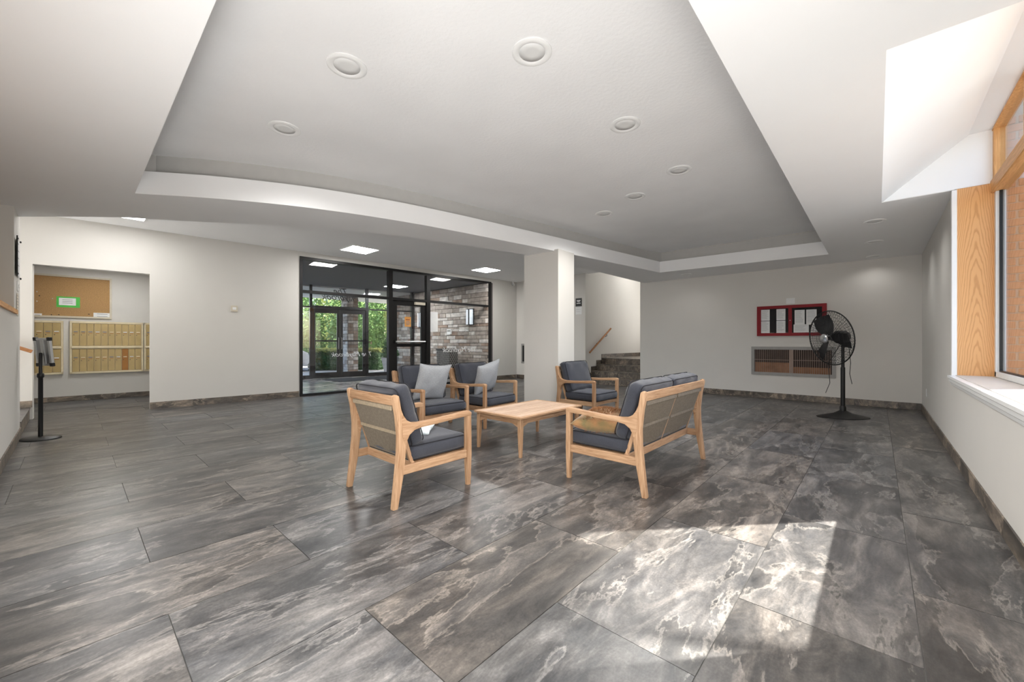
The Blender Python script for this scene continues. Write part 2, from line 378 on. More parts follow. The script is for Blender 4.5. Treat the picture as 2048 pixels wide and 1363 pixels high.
# ------------------------------------------------------------------ floor
floor = struct('floor', bx(-14.5, XR+.1, -3.2, 14.2, -.12, -.004), 'grout', label='grey slate look tiled floor')
tile_mesh = {}
def tile(x0, x1, y0, y1, z=0, parent=floor, mat='tile'):
    g = .0019; w_, l_ = round(x1-x0, 4), round(y1-y0, 4)
    if w_ < .03 or l_ < .03: return
    key = (w_, l_, mat)
    if key not in tile_mesh:
        bm = bx(-w_/2+g, w_/2-g, -l_/2+g, l_/2-g, -.011, 0)
        me = bpy.data.meshes.new('tile'); bm.to_mesh(me); bm.free(); me.materials.append(M[mat]); tile_mesh[key] = me
    o = bpy.data.objects.new('tile', tile_mesh[key]); col.objects.link(o); o.parent = parent
    o.location = ((x0+x1)/2, (y0+y1)/2, z+random.uniform(-.0004, .0004))
    return o
def tile_region(rx0, rx1, ry0, ry1, mat='tile'):
    b = math.floor((.126-rx1)/.6)
    while .126-.6*b > rx0:
        xa, xb = max(rx0, .126-.6*(b+1)), min(rx1, .126-.6*b)
        off = .28 if b % 2 else .87
        k = math.floor((ry0-off)/1.2)
        while off+1.2*k < ry1:
            ya, yb = max(ry0, off+1.2*k), min(ry1, off+1.2*(k+1))
            if xb > xa and yb > ya: tile(xa, xb, ya, yb, mat=mat)
            k += 1
        b += 1
tile_region(-9.474, XR, YN, YF)
tile_region(-13.674, -9.474, 3.27, 8.67, 'tile_glare')
tile_region(-11.874, -9.474, -1.52, 2.07)

# ------------------------------------------------------------------ walls
# right wall with window opening
WY0, WY1, RY0 = 2.71, 5.93, 2.85
bm = B()
box(bm, XR, XR+.30, -3, WY0, 0, 3.4); box(bm, XR, XR+.30, WY1, YF+.2, 0, 3.4)
box(bm, XR, XR+.30, WY0, WY1, 0, .80); box(bm, XR+.27, XR+.33, WY0, WY1, 3.28, 3.5)
struct('wall_right', bm, 'wall', label='greige wall on the right below and beyond the window')
# far wall with stair opening
SX0, SX1 = -6.16, -4.52
bm = B(); box(bm, SX1, XR+.3, YF, YF+.16, 0, 3.3); box(bm, -8.9, SX0, YF, YF+.16, 0, 3.3)
struct('wall_far', bm, 'wall', label='greige end wall with the notice board and the stair opening')
# near wall (camera's back, seen at the left edge)
bm = B()
box(bm, -7.87, XR, YN-.30, YN, 0, 1.50); box(bm, -7.87, -7.13, YN-.30, YN, 1.50, 3.3)
struct('wall_near', bm, 'wall', label='greige half wall and pier at the left edge')
struct('wall_near_recess', bx(-7.13, XR, YN-.42, YN-.30, 1.4, 3.3), 'wall_grey', label='grey wall set back above the oak capped half wall')
bm = B(); box(bm, -7.3, XR, YN-.30, YN+.02, 1.50, 1.545); 
struct('trim_1', bm, 'oak_x', label='oak cap on the half wall at the left edge')
# long left wall in its own frame
s_op0, s_op1, z_op = LW.at(65, 700)[0], LW.at(299.5, 700)[0], 2.375
g0, g1, z_g = LW.at(599, 700)[0], LW.at(981.5, 700)[0], 3.045
bm = B(); T = .14
box(bm, -T, 0, -7.2, s_op0, 0, 3.3); box(bm, -T, 0, s_op0, s_op1, z_op, 3.3); box(bm, -T, 0, s_op1, g0, 0, 3.3)
box(bm, -T, 0, g0, g1, z_g, 3.3); box(bm, -T, 0, g1, 6.75, 0, 3.3)
place(struct('wall_left', bm, 'wall', label='greige wall with the mailbox alcove and the glass entrance'), LW)
# alcove shell
AO = 2.45
bm = B(); box(bm, -AO-.12, -AO, -5.1, -1.3, 0, 3.3); box(bm, -AO, -T, -5.2, -5.1, 0, 3.3); box(bm, -AO, -T, -1.3, -1.2, 0, 3.3)
place(struct('wall_alcove', bm, 'wall', label='back wall of the mailbox alcove'), LW)
place(struct('ceiling_alcove', bx(-AO, -T, -5.1, -1.3, 2.72, 2.8), 'ceil', label='alcove ceiling'), LW)
# left stair pocket: low step and its walls
bm = B(); box(bm, -7.87, -7.75, -3.0, YN-.3, 0, 3.3); box(bm, -10.2, -7.75, -3.12, -3.0, 0, 3.3)
struct('wall_step', bm, 'wall', label='walls around the low step at the left')
step = empty_struct('floor_step', 'tiled low step at the left')
sb = struct('riser', bx(-9.72, -7.87, -3.0, YN, 0, .174), 'base', step)
for i, (xa, xb) in enumerate(((-9.72, -9.3), (-9.3, -8.1), (-8.1, -7.87))):
    tile(xa, xb, YN-.62, YN+.012, .186, step)
# stairs in the far wall
bm = B(); box(bm, SX0-.12, SX0, YF+.16, 14.1, 0, 4.4); box(bm, SX1, SX1+.12, YF+.16, 14.1, 0, 4.4); box(bm, SX0-.12, SX1+.12, 14.0, 14.12, 0, 4.4)
struct('wall_stair', bm, 'wall', label='greige walls of the stairwell')
struct('ceiling_stair', bx(SX0, SX1, YF+.16, 14.0, 4.2, 4.3), 'ceil')
stairs = thing('staircase', 'brown stone tiled staircase rising through the end wall opening', 'stairs', (SX0, YF, 0))
SW = SX1-SX0
for k in range(4):
    y = .01+.3*k; zt = .175*(k+1)
    obj('step', bx(.002, SW-.002, y+.01, 4.1 if k == 3 else y+.33, zt-.17, zt-.014), 'mortar', stairs)
    for a, b in ((.003, .74), (.743, SW-.003)):
        o = obj('riser_tile', bx(a, b, y, y+.01, zt-.172, zt-.018), 'base', stairs)
        o = obj('tread_tile', bx(a, b, y-.012, (4.0 if k == 3 else y+.31), zt-.014, zt), 'base', stairs)
# baseboard tiles
def base_run(parent, x0, x1, ax, c, z=0, h=.12, t=.012, L_=.6, start=0):
    """row of skirting tiles: ax 'x' runs along x at y=c facing -y; 'y' runs along y at x=c facing t's sign"""
    p = x0-start
    while p < x1-.01:
        a, b = max(p, x0), min(p+L_, x1)
        if b-a > .02:
            lo, hi = sorted((c, c+t))
            if ax == 'x': bm = bx(a+.001-(a+b)/2, b-.001-(a+b)/2, lo, hi, z, z+h, .002, 1); o = obj('tile', bm, 'base', parent); o.location = ((a+b)/2, 0, 0)
            else: bm = bx(lo, hi, a+.001-(a+b)/2, b-.001-(a+b)/2, z, z+h, .002, 1); o = obj('tile', bm, 'base', parent); o.location = (0, (a+b)/2, 0)
        p += L_
b_ = empty_struct('baseboard_far', 'brown stone skirting along the end wall'); base_run(b_, SX1, XR-.012, 'x', YF, t=-.012); base_run(b_, -8.8, SX0, 'x', YF, t=-.012)
b_ = empty_struct('baseboard_right', 'brown stone skirting along the right wall'); base_run(b_, YN, YF-.013, 'y', XR, t=-.012)
b_ = empty_struct('baseboard_near', 'stone skirting along the left edge wall'); base_run(b_, -7.87, XR-.012, 'x', YN, t=.012)
b_ = empty_struct('baseboard_left', 'stone skirting along the long left wall'); place(b_, LW); base_run(b_, s_op1, g0-.002, 'y', 0); base_run(b_, g1+.004, 6.55, 'y', 0)
base_run(b_, -6.0, s_op0, 'y', 0, z=.186, h=.10)
b_ = empty_struct('baseboard_alcove', 'stone skirting at the back of the alcove'); place(b_, LW); base_run(b_, -5.1, -1.3, 'y', -AO, h=.1, L_=.95, start=.62)
b_ = empty_struct('baseboard_stair', 'stone skirting stepping up beside the stairs'); b_.location = (SX0, YF, 0)
for k in range(4): o = obj('tile', bx(0, .012, .3*k+.0, .3*k+.3, .175*k+.0, .175*(k+1)+.12, .001, 1), 'base', b_)
obj('tile', bx(0, .012, 1.2, 4.0, .70, .82), 'base', b_)
b_ = empty_struct('baseboard_column', 'no skirting')
bpy.data.objects.remove(b_)

# column
struct('wall_column', bx(-4.62, -3.885, 5.39, 5.86, 0, Z1+.02), 'wall', label='square greige column behind the armchairs')

# ------------------------------------------------------------------ ceilings
arc_in = [(-5.60, .43), (-5.12, 1.09), (-4.68, 1.95), (-4.345, 3.08), (-4.06, 4.77), (-3.79, 6.58), (-3.50, 8.62)]
arc_out = [(-7.67, -0.435), (-7.263, -0.064), (-6.834, 0.361), (-6.63, 0.636), (-6.298, 1.102), (-5.87, 1.643), (-5.63, 2.023), (-5.319, 2.532), (-5.088, 3.071), (-4.93, 3.593), (-4.769, 4.181), (-4.625, 4.778), (-4.522, 5.31)]
def smooth_line(p, n=5):
    out = []
    for i in range(len(p)-1):
        a, b, c_, d = p[max(i-1, 0)], p[i], p[i+1], p[min(i+2, len(p)-1)]
        for k in range(n):
            t = k/n
            out.append(tuple(.5*((2*b[j])+(-a[j]+c_[j])*t+(2*a[j]-5*b[j]+4*c_[j]-d[j])*t*t+(-a[j]+3*b[j]-3*c_[j]+d[j])*t**3) for j in (0, 1)))
    out.append(p[-1]); return out
arc_in_s, arc_out_s = smooth_line(arc_in), smooth_line(arc_out, 3)
TX, TY0, TY1 = -.62, .43, 8.80
tray = arc_in_s+[(TX, TY1), (TX, TY0)]
RX = .035
outer = [(XR+.28, -.9), (XR+.28, RY0), (RX+.0, RY0), (RX, WY1), (XR+.28, WY1), (XR+.28, YF+.1), (-4.42, YF+.1), (-4.46, 7.2), (-4.56, 6.6), (-4.62, 5.86)]+arc_out_s[::-1]+[(-7.87, -.9)]
bm = slab_holes(B(), outer, [tray], Z1, 2.93)
struct('ceiling_soffit', bm, 'ceil', label='lowered white ceiling border curving around the raised tray')
# wall above the soffit's ledge, set back
def grow(q, d=.13):
    cx_, cy_ = sum(p[0] for p in q)/len(q), sum(p[1] for p in q)/len(q); out = []
    n = len(q)
    for i in range(n):
        a, b = Vector(q[i-1]), Vector(q[(i+1) % n]); t = (b-a).normalized(); nn = Vector((t.y, -t.x))
        nn = -nn
        out.append(tuple(Vector(q[i])+nn*d))
    return out
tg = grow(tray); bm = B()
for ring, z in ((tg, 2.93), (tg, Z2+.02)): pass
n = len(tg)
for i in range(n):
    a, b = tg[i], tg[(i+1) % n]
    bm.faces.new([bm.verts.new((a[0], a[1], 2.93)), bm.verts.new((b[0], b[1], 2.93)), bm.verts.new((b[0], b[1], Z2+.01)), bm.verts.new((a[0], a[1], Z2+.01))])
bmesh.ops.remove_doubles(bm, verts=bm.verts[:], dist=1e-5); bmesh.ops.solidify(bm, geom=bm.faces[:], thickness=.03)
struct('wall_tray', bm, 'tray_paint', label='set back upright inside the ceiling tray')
bm = slab_holes(B(), tg, [], Z2, Z2+.1)
struct('ceiling_tray', bm, 'stucco', label='rough plastered raised ceiling')
bm = B(); box(bm, -9.9, XR+.3, -3.3, YF+.2, Z2+.06, Z2+.16)
struct('ceiling', bm, 'ceil', label='white ceiling of the entry side')
# entry ceiling plane outside the tray, at Z2: one slab hugging the tray's outside
eo = [(-9.9, -3.3)]+[(-7.87, -3.3), (-7.87, -.44)]+arc_out_s+[(-4.3, 5.86), (-4.3, YF+.15), (-9.9, YF+.15)]
struct('ceiling_entry', slab_holes(B(), eo, [], Z2, Z2+.07), 'ceil', label='flat white ceiling with square light panels')
bm = B()
edge = arc_out_s+[(-4.62, 5.86), (-4.56, 6.6), (-4.46, 7.2), (-4.42, YF+.05)]
for a, b in zip(edge, edge[1:]):
    bm.faces.new([bm.verts.new((a[0], a[1], 2.92)), bm.verts.new((b[0], b[1], 2.92)), bm.verts.new((b[0], b[1], Z2)), bm.verts.new((a[0], a[1], Z2))])
bmesh.ops.remove_doubles(bm, verts=bm.verts[:], dist=1e-5); bmesh.ops.solidify(bm, geom=bm.faces[:], thickness=-.03)
struct('wall_soffit', bm, 'ceil', label='outer upright of the lowered ceiling')
# sloped recess to the tall window
ZW = 3.27; XG = .845
bm = B()
pr_ = [(RX, Z1-.0), (.735, ZW), (XG+.05, ZW), (XG+.05, ZW+.12), (.70, ZW+.12), (RX-.06, Z1+.07)]
prism(bm, pr_, 'y', RY0+.002, WY1-.002)
struct('ceiling_recess', bm, 'ceil', label='sloping ceiling rising to the tall window')
for y0, y1 in ((WY1-.006, WY1+.06), (RY0-.06, RY0+.006)):
    bm = prism(B(), [(RX+.01, Z1+.004), (XG+.03, Z1+.004), (XG+.03, ZW+.02), (.735, ZW+.02)], 'y', y0, y1)
    struct('wall_recess', bm, 'ceil', label='triangular cheek beside the tall window')
# roof above everything
struct('ceiling_roof', bx(-14.2, XR+.45, -3.4, 14.3, 4.45, 4.6), 'ceil')

# ------------------------------------------------------------------ tall window on the right
win = empty_struct('window_1', 'tall oak and white framed window on the right')
def wpart(name, bm, mat, par=win, **k): return obj(name, bm, mat, par, **k)
# oak jamb linings
o = wpart('jamb_panel', bx(-.125, .14, -.014, .004, -.925, .925), 'oakp'); o.location = (XR+.14, WY1-.002, .845+.925)
o = wpart('jamb_panel', bx(-.125, .14, -.004, .014, -.925, .925), 'oakp'); o.location = (XR+.14, WY0+.002, .845+.925)
# white casing on the wall face and inner white window frame
def casing(y):
    return bx(XR-.022, XR+.018, y-.035, y+.035, .80, Z1-.005, .006, 2)
wpart('casing', casing(WY1+.018), 'white'); wpart('casing', casing(WY0-.018), 'white')
bm = prism(B(), [(XR-.045, .845), (XR+.30, .845), (XR+.30, .80), (XR-.0, .80), (XR-.0, .75), (XR-.018, .75), (XR-.024, .775), (XR-.034, .785), (XR-.036, .812), (XR-.047, .822)], 'y', WY0-.05, WY1+.052)
wpart('sill', bm, 'white')
wpart('sill_board', bx(XR+.005, XG-.03, WY0+.01, WY1-.01, .845, .851), 'sill_paint')
bm = B(); FY = [WY0+.02, (WY0+WY1)/2, WY1-.02]
ZT0, ZT1 = 2.60, 2.70; WYM = 4.62
for y in (WY0+.045, WYM, WY1-.045): box(bm, XG-.02, XG+.045, y-.028, y+.028, .855, ZT0)
box(bm, XG-.02, XG+.045, WY0+.02, WY1-.02, .852, .90)
wpart('window_frame', bm, 'white_rough')
bm = B()
for y in (WY0+.03, WY1-.03): box(bm, XG-.03, XG+.05, y-.03, y+.03, ZT1, ZW)
for f in (.34, .67): y = WY0+(WY1-WY0)*f; box(bm, XG-.02, XG+.04, y-.022, y+.022, ZT1, ZW)
box(bm, XG-.035, XG+.055, WY0, WY1, ZW-.075, ZW)
wpart('upper_frame', bm, 'oak_z')
wpart('transom', bx(XG-.045, XG+.06, WY0, WY1, ZT0, ZT1+.02, .006, 1), 'oak_y')
wpart('pane', bx(XG+.01, XG+.016, WY0+.05, WYM-.02, .90, ZT0), 'glass_w'); wpart('pane', bx(XG+.01, XG+.016, WYM+.02, WY1-.07, .90, ZT0), 'glass_w')
for a, b in ((0, .34), (.34, .67), (.67, 1)):
    wpart('upper_pane', bx(XG+.005, XG+.011, WY0+(WY1-WY0)*a+.03, WY0+(WY1-WY0)*b-.03, ZT1+.02, ZW-.07), 'glass_w')
bm = B()
for y in (WY1-.085,): box(bm, XG-.0, XG+.03, y-.006, y+.006, .90, ZT0)
box(bm, XG-.0, XG+.03, WY0+.05, WY1-.08, .90, .912)
wpart('gasket', bm, 'black')
tag(obj('outlet_plate', bx(XR-.006, XR, 8.95, 9.03, .33, .45, .002, 1), 'white'), 'small white outlet plate low on the right wall near the corner', 'outlet')

# ------------------------------------------------------------------ glass entrance wall
gl = empty_struct('door_1', 'black framed glass entrance wall'); place(gl, LW)
def gs(u): return LW.at(u, 690)[0]
def gz(u, v): return LW.at(u, v)[1]
FX0, FX1 = -.10, .02
def gpost(u0, u1, z0=0, z1=None): return bx(FX0, FX1, gs(u0), gs(u1), z0, z1 or z_g-.04)
ZTR = .5*(gz(602, 585)+gz(777, 597)); ZTR = 2.29
obj('frame_post', bx(FX0, FX1, g0, g0+.06, 0, z_g-.06), 'bronze', gl); obj('frame_post', bx(FX0, FX1, gs(777), gs(785), 0.05, z_g-.06), 'bronze', gl)
obj('frame_post', bx(FX0, FX1, gs(853), gs(860), 0.05, z_g-.06), 'bronze', gl); obj('frame_post', bx(FX0, FX1, g1-.11, g1, 0, z_g-.06), 'bronze', gl)
obj('head_rail', bx(FX0, FX1+.01, g0, g1, z_g-.06, z_g), 'bronze', gl)
obj('transom_rail', bx(FX0, FX1, g0+.06, gs(777), ZTR-.03, ZTR+.03), 'bronze', gl); obj('transom_rail', bx(FX0, FX1, gs(785), gs(853), ZTR-.03, ZTR+.03), 'bronze', gl); obj('transom_rail', bx(FX0, FX1, gs(860), g1-.11, ZTR-.03, ZTR+.03), 'bronze', gl)
obj('bottom_rail', bx(FX0, FX1, g0+.06, gs(777), 0, .05), 'bronze', gl); obj('bottom_rail', bx(FX0, FX1, gs(860), g1-.11, 0, .05), 'bronze', gl)
for a, b in ((g0+.06, gs(777)), (gs(785), gs(853)), (gs(860), g1-.11)):
    obj('upper_pane', bx(-.045, -.039, a, b, ZTR+.03, z_g-.06), 'glass', gl)
for a, b in ((g0+.06, gs(777)), (gs(860), g1-.11)): obj('pane', bx(-.045, -.039, a, b, .05, ZTR-.03), 'glass', gl)
# door leaf
da, db = gs(785)+.004, gs(853)-.004
leaf = obj('door_leaf', box(box(box(box(box(B(), -.07, -.02, da, da+.13, .012, ZTR-.035), -.07, -.02, db-.15, db, .012, ZTR-.035), -.07, -.02, da+.13, db-.15, ZTR-.16, ZTR-.035), -.07, -.02, da+.13, db-.15, .012, .25), -.07, -.02, da+.13, db-.15, 1.06, 1.15), 'bronze', gl)
obj('pane', bx(-.048, -.042, da+.13, db-.15, .25, 1.06), 'glass', leaf); obj('pane', bx(-.048, -.042, da+.13, db-.15, 1.15, ZTR-.16), 'glass', leaf)
obj('push_bar', tube(B(), [(.045, da+.06, 1.19), (.045, db-.06, 1.19)], .022, 10), 'steel', leaf)
obj('bar_bracket', box(box(B(), -.02, .05, da+.04, da+.09, 1.15, 1.23), -.02, .05, db-.09, db-.04, 1.15, 1.23), 'black', leaf)
obj('door_closer', bx(-.02, .05, db-.36, db-.06, ZTR-.12, ZTR-.05, .006), 'beige', leaf)
st = tag(obj('warning_sticker', bx(-.001, .001, -.09, .09, -.13, .13), 'orange'), 'orange and white notice sticker on the glass door', 'sticker')
s_, z_ = LW.at(817, 643); place(st, LW, -.035, s_, z_)
for k, (h, wd) in enumerate(((.055, .12), (.01, .10), (-.03, .13), (-.07, .09))):
    obj('print_line', bx(.001, .002, -wd/2, wd/2, h-.008, h+.008), 'ink' if k else 'red', st)
s_, z_ = LW.at(868.5, 643); s2, z2 = LW.at(877, 660); hw = abs(s2-s_)
sh = tag(obj('paper_notice', bx(-.001, .001, -hw, hw, -.27, .27), 'paper'), 'white paper taped to the glass right of the entrance door', 'paper'); place(sh, LW, -.034, s_, z_)

# vestibule shell
def lineY(Y, z0, z1, x0, x1, t): return bx(x0, x1, Y, Y+t, z0, z1)
VY = 8.62
struct('wall_vestibule_left', bx(-14.3, -9.45, 3.12, 3.24, 0, 3.3), 'wall', label='side wall of the vestibule')
_a, _b = LW.w(-.13, 0), LW.w(-.13, 5.5)
struct('ceiling_vestibule', prism(B(), [(-14.3, 3.24), (_a.x, 3.24), (_b.x, VY+.1), (-14.3, VY+.1)], 'z', 3.02, 3.1), 'vest_ceil', label='dark grey vestibule ceiling')
mt = tag(obj('door_mat', prism(B(), [(-12.9, 5.3), (-11.7, 5.3), (-11.35, 8.0), (-12.55, 8.0)], 'z', 0, .012), 'mat'), 'long black mat on the vestibule floor inside the outer doors', 'mat')
# stone wall with real stones
def stone_wall(parent, x0, x1, z0, z1, fn, avg=.36, hc=.115):
    """fn(a, b, z0, z1, proud) -> bmesh in parent space"""
    z = z0
    while z < z1-.03:
        h = min(random.choice((hc*.75, hc, hc*1.2)), z1-z); a = x0-random.random()*.2
        while a < x1:
            l_ = random.uniform(avg*.6, avg*1.5); lo, hi = max(a, x0), min(a+l_, x1)
            if hi-lo > .05:
                obj('stone', fn(lo+.004, hi-.004, z+.005, z+h-.005, random.uniform(.0, .022)), random.choice(('stone', 'stone', 'stone_b', 'stone_c')), parent)
            a += l_
        z += h
swall = empty_struct('wall_stone', 'rough split stone wall inside the vestibule')
obj('mortar_bed', bx(-13.1, -8.86, VY+.02, VY+.2, 0, 3.02), 'mortar', swall)
stone_wall(swall, -12.8, -8.86, 0, 3.0, lambda a, b, c_, d, p: bx(a, b, VY-p, VY+.03, c_, d, .006, 1), .40, .125)
# outer glazing
og = empty_struct('door_2', 'outer black framed double doors and sidelights'); place(og, OG)
def os_(u): return OG.at(u, 690)[0]
oz = lambda u, v: OG.at(u, v)[1]
OT = 3.02; OE = os_(826)
def op(name, a, b, z0, z1, mat='bronze', x0=-.06, x1=.06, par=og): return obj(name, bx(x0, x1, a, b, z0, z1), mat, par)
op('frame_post', -1.2, -1.1, 0, OT); op('frame_post', os_(619), os_(624), 0, OT); op('frame_post', os_(731), os_(736), 0, OT); op('frame_post', OE-.08, OE, 0, OT)
DH = 2.27
op('head_rail', os_(624), os_(731), DH, DH+.09); op('sidelight_rail', -1.1, os_(619), DH+.02, DH+.06); op('sidelight_rail', os_(736), OE-.08, DH+.02, DH+.06)
op('sill_rail', -1.1, os_(619), .0, .12); op('sill_rail', os_(736), OE-.08, 0, .12)
mid = os_(679.5)
for a, b in ((os_(624)+.005, mid-.004), (mid+.004, os_(731)-.005)):
    f = box(box(box(box(box(B(), -.03, .03, a, a+.09, .01, DH-.005), -.03, .03, b-.09, b, .01, DH-.005), -.03, .03, a+.09, b-.09, DH-.14, DH-.005), -.03, .03, a+.09, b-.09, .01, .19), -.025, .025, a+.09, b-.09, 1.2, 1.245)
    lf = obj('door_leaf', f, 'bronze', og)
    obj('pane', bx(-.004, .004, a+.09, b-.09, .19, 1.2), 'glass', lf); obj('pane', bx(-.004, .004, a+.09, b-.09, 1.245, DH-.14), 'glass', lf)
    obj('pull_handle', tube(B(), [(.03, (mid-.05 if a < mid-.2 else mid+.05), .95), (.075, (mid-.05 if a < mid-.2 else mid+.05), .98), (.075, (mid-.05 if a < mid-.2 else mid+.05), 1.3), (.03, (mid-.05 if a < mid-.2 else mid+.05), 1.33)], .011, 6), 'steel', lf)
for a, b, z0, z1 in ((-1.1, os_(619), .12, DH+.02), (-1.1, os_(619), DH+.06, OT), (os_(624), os_(731), DH+.09, OT), (os_(736), OE-.08, .12, DH+.02), (os_(736), OE-.08, DH+.06, OT)):
    op('pane', a, b, z0, z1, 'glass', -.004, .004)
def lettering(name, body, size, mat, label, line, u, v, off, shear=.35, mirror=True, cat='lettering', ext=.002, spacing=1.0):
    c_ = bpy.data.curves.new(name, 'FONT'); c_.body = body; c_.size = size; c_.shear = shear; c_.extrude = ext; c_.align_x = 'CENTER'; c_.space_character = spacing; c_.space_line = .72
    c_.materials.append(M[mat]); o = bpy.data.objects.new(name, c_); col.objects.link(o)
    s1, z1 = line.at(u, v, -off)
    o.location = line.w(off, s1, z1)
    # text faces the outside (read from the street), so it is seen reversed from in here
    o.rotation_euler = (PI/2, 0, line.rot+(-PI/2 if mirror else PI/2))
    me = bpy.data.meshes.new_from_object(o); o2 = bpy.data.objects.new(name, me); col.objects.link(o2); o2.location = o.location; o2.rotation_euler = o.rotation_euler
    bpy.data.objects.remove(o); return tag(o2, label, cat)
lettering('house_lettering', 'The\nMaybrook', .28, 'black', 'black script name on the glass above the outer doors, seen reversed', OG, 683, 588, .02, .4)
lettering('door_lettering', 'The Maybrook', .22, 'paper', 'white script name across the outer doors, seen reversed', OG, 706, 712, .045, .4)
lettering('pane_lettering', 'The Maybrook', .20, 'paper', 'white script name on the inner glass in front of the stone wall', LW, 921, 703, -.03, .4)
lettering('pane_notice_lettering', 'NO SOLICITING', .085, 'paper', 'small row of white letters on the inner glass at eye height', LW, 920, 662, -.03, 0)
# sconces on the stone wall
def sconce(u0, u1, v0, v1, label):
    a, b = on_y(u0, v0, VY-.09), on_y(u1, v1, VY-.09); xc = (a.x+b.x)/2; zc = (a.z+b.z)/2; hw_, hh = abs(b.x-a.x)/2, abs(a.z-b.z)/2
    t = thing('wall_sconce', label, 'wall lamp', (xc, VY-.03, zc), 0, 'sconces on the vestibule stone wall')
    obj('back_plate', bx(-hw_-.02, hw_+.02, -.01, .02, -hh-.03, hh+.03), 'black', t)
    for s in (-1, 1): obj('glass_bar', bx(s*hw_*.55-hw_*.38, s*hw_*.55+hw_*.38, -.07, -.01, -hh, hh, .008), 'sconce', t)
    obj('centre_fin', bx(-.012, .012, -.09, 0, -hh-.02, hh+.02), 'black', t)
sconce(932, 944, 619, 648, 'slim two bar frosted wall lamp right of the white paper on the stone wall')
sconce(835, 843, 626, 653, 'slim frosted wall lamp seen through the inner door')
a = on_y(899, 663, VY-.03); ic = thing('intercom', 'small white intercom box on the stone wall', 'intercom', (a.x, VY-.03, a.z))
obj('housing', bx(-.11, .11, -.03, .02, -.09, .09, .008), 'white', ic); obj('speaker_grille', bx(-.08, .08, -.034, -.03, .0, .06), 'greymetal', ic)
# lattice bin
a = on_y(888, 730, VY-.55); bn = thing('lattice_bin', 'tall dark lattice bin standing against the vestibule stone wall', 'bin', (a.x, VY-.42, 0))
obj('body', bx(-.33, .33, -.17, .17, .03, .93), 'black', bn)
bm = B()
def lattice_face(half, put):
    for i in range(-16, 22):
        for sgn in (-1, 1):
            xa, xb = -half+i*.075, -half+i*.075+sgn*.5; za, zb = .05, .92
            lo, hi = 0.0, 1.0
            for lim, side_ in ((-half, 1), (half, -1)):
                da_, db_ = side_*(xa-lim), side_*(xb-lim)
                if da_ < 0 and db_ < 0: lo, hi = 1, 0; break
                if da_ < 0: lo = max(lo, da_/(da_-db_))
                elif db_ < 0: hi = min(hi, da_/(da_-db_))
            if hi-lo > .02: tube(bm, [put(xa+(xb-xa)*lo, za+(zb-za)*lo), put(xa+(xb-xa)*hi, za+(zb-za)*hi)], .008, 4)
lattice_face(.33, lambda x, z: (x, -.176, z)); lattice_face(.17, lambda x, z: (.336, x, z))
obj('lattice', bm, 'greymetal', bn)['kind'] = 'stuff'
obj('rim', bx(-.35, .35, -.19, .19, .92, .96, .008), 'black', bn)

# ------------------------------------------------------------------ outdoors by the entrance
struct('ground', bx(-60, -13.0, -40, 50, -.14, -.02), 'asphalt', label='drive and ground outside the entrance')
struct('floor_porch', bx(-17.2, -12.6, 2, 12, -.1, -.008), 'concrete', label='pale porch paving outside the doors')
canopy = tag(obj('entrance_canopy', prism(B(), [(-17.0, 1.5), tuple(OG.w(-.12, -3.4))[:2], tuple(OG.w(-.12, 7.0))[:2], (-17.0, 12.5)], 'z', 2.98, 3.35), 'white_rough'), 'pale canopy slab over the porch outside the glass doors', 'canopy')
pil = thing('stone_pillar', 'split stone pillar outside the doors, light painted into its paler face', 'pillar', (-15.56, 7.47, 0), 0)
obj('core', bx(-.25, .25, -.2, .2, 0, 2.98), 'mortar', pil)
def stones_box(par, hx, hy, z1, hc=.13):
    z = 0
    while z < z1-.03:
        h = min(random.choice((hc*.8, hc, hc*1.2)), z1-z)
        cut = random.uniform(-.3, .3)*hx
        for (a, b) in ((-hx, cut), (cut, hx)):
            for s in (-1,):
                p = random.uniform(.0, .02)
                obj('stone', bx(a+.004, b-.004, -hy-.03-p, -hy+.02, z+.006, z+h-.006, .006, 1), random.choice(('stone_c', 'stone_c', 'stone')), par)  # paler stones carry the light falling on this face
        for (a, b) in ((-hy, 0), (0, hy)):
            p = random.uniform(.0, .02)
            obj('stone', bx(hx-.02, hx+.03+p, a+.004, b-.004, z+.006, z+h-.006, .006, 1), random.choice(('stone_c', 'stone', 'stone_b')), par)  # darker mix carries the shade on this side
        z += h
stones_box(pil, .25, .2, 2.98)
wing = empty_struct('wall_wing', 'stone wing wall continuing outside the glazing')
obj('mortar_bed', bx(-14.6, -13.1, VY+.02, VY+.3, 0, 3.0), 'mortar', wing)
stone_wall(wing, -14.6, -13.1, 0, 2.98, lambda a, b, c_, d, p: bx(a, b, VY-p, VY+.03, c_, d, .006, 1), .42, .125)

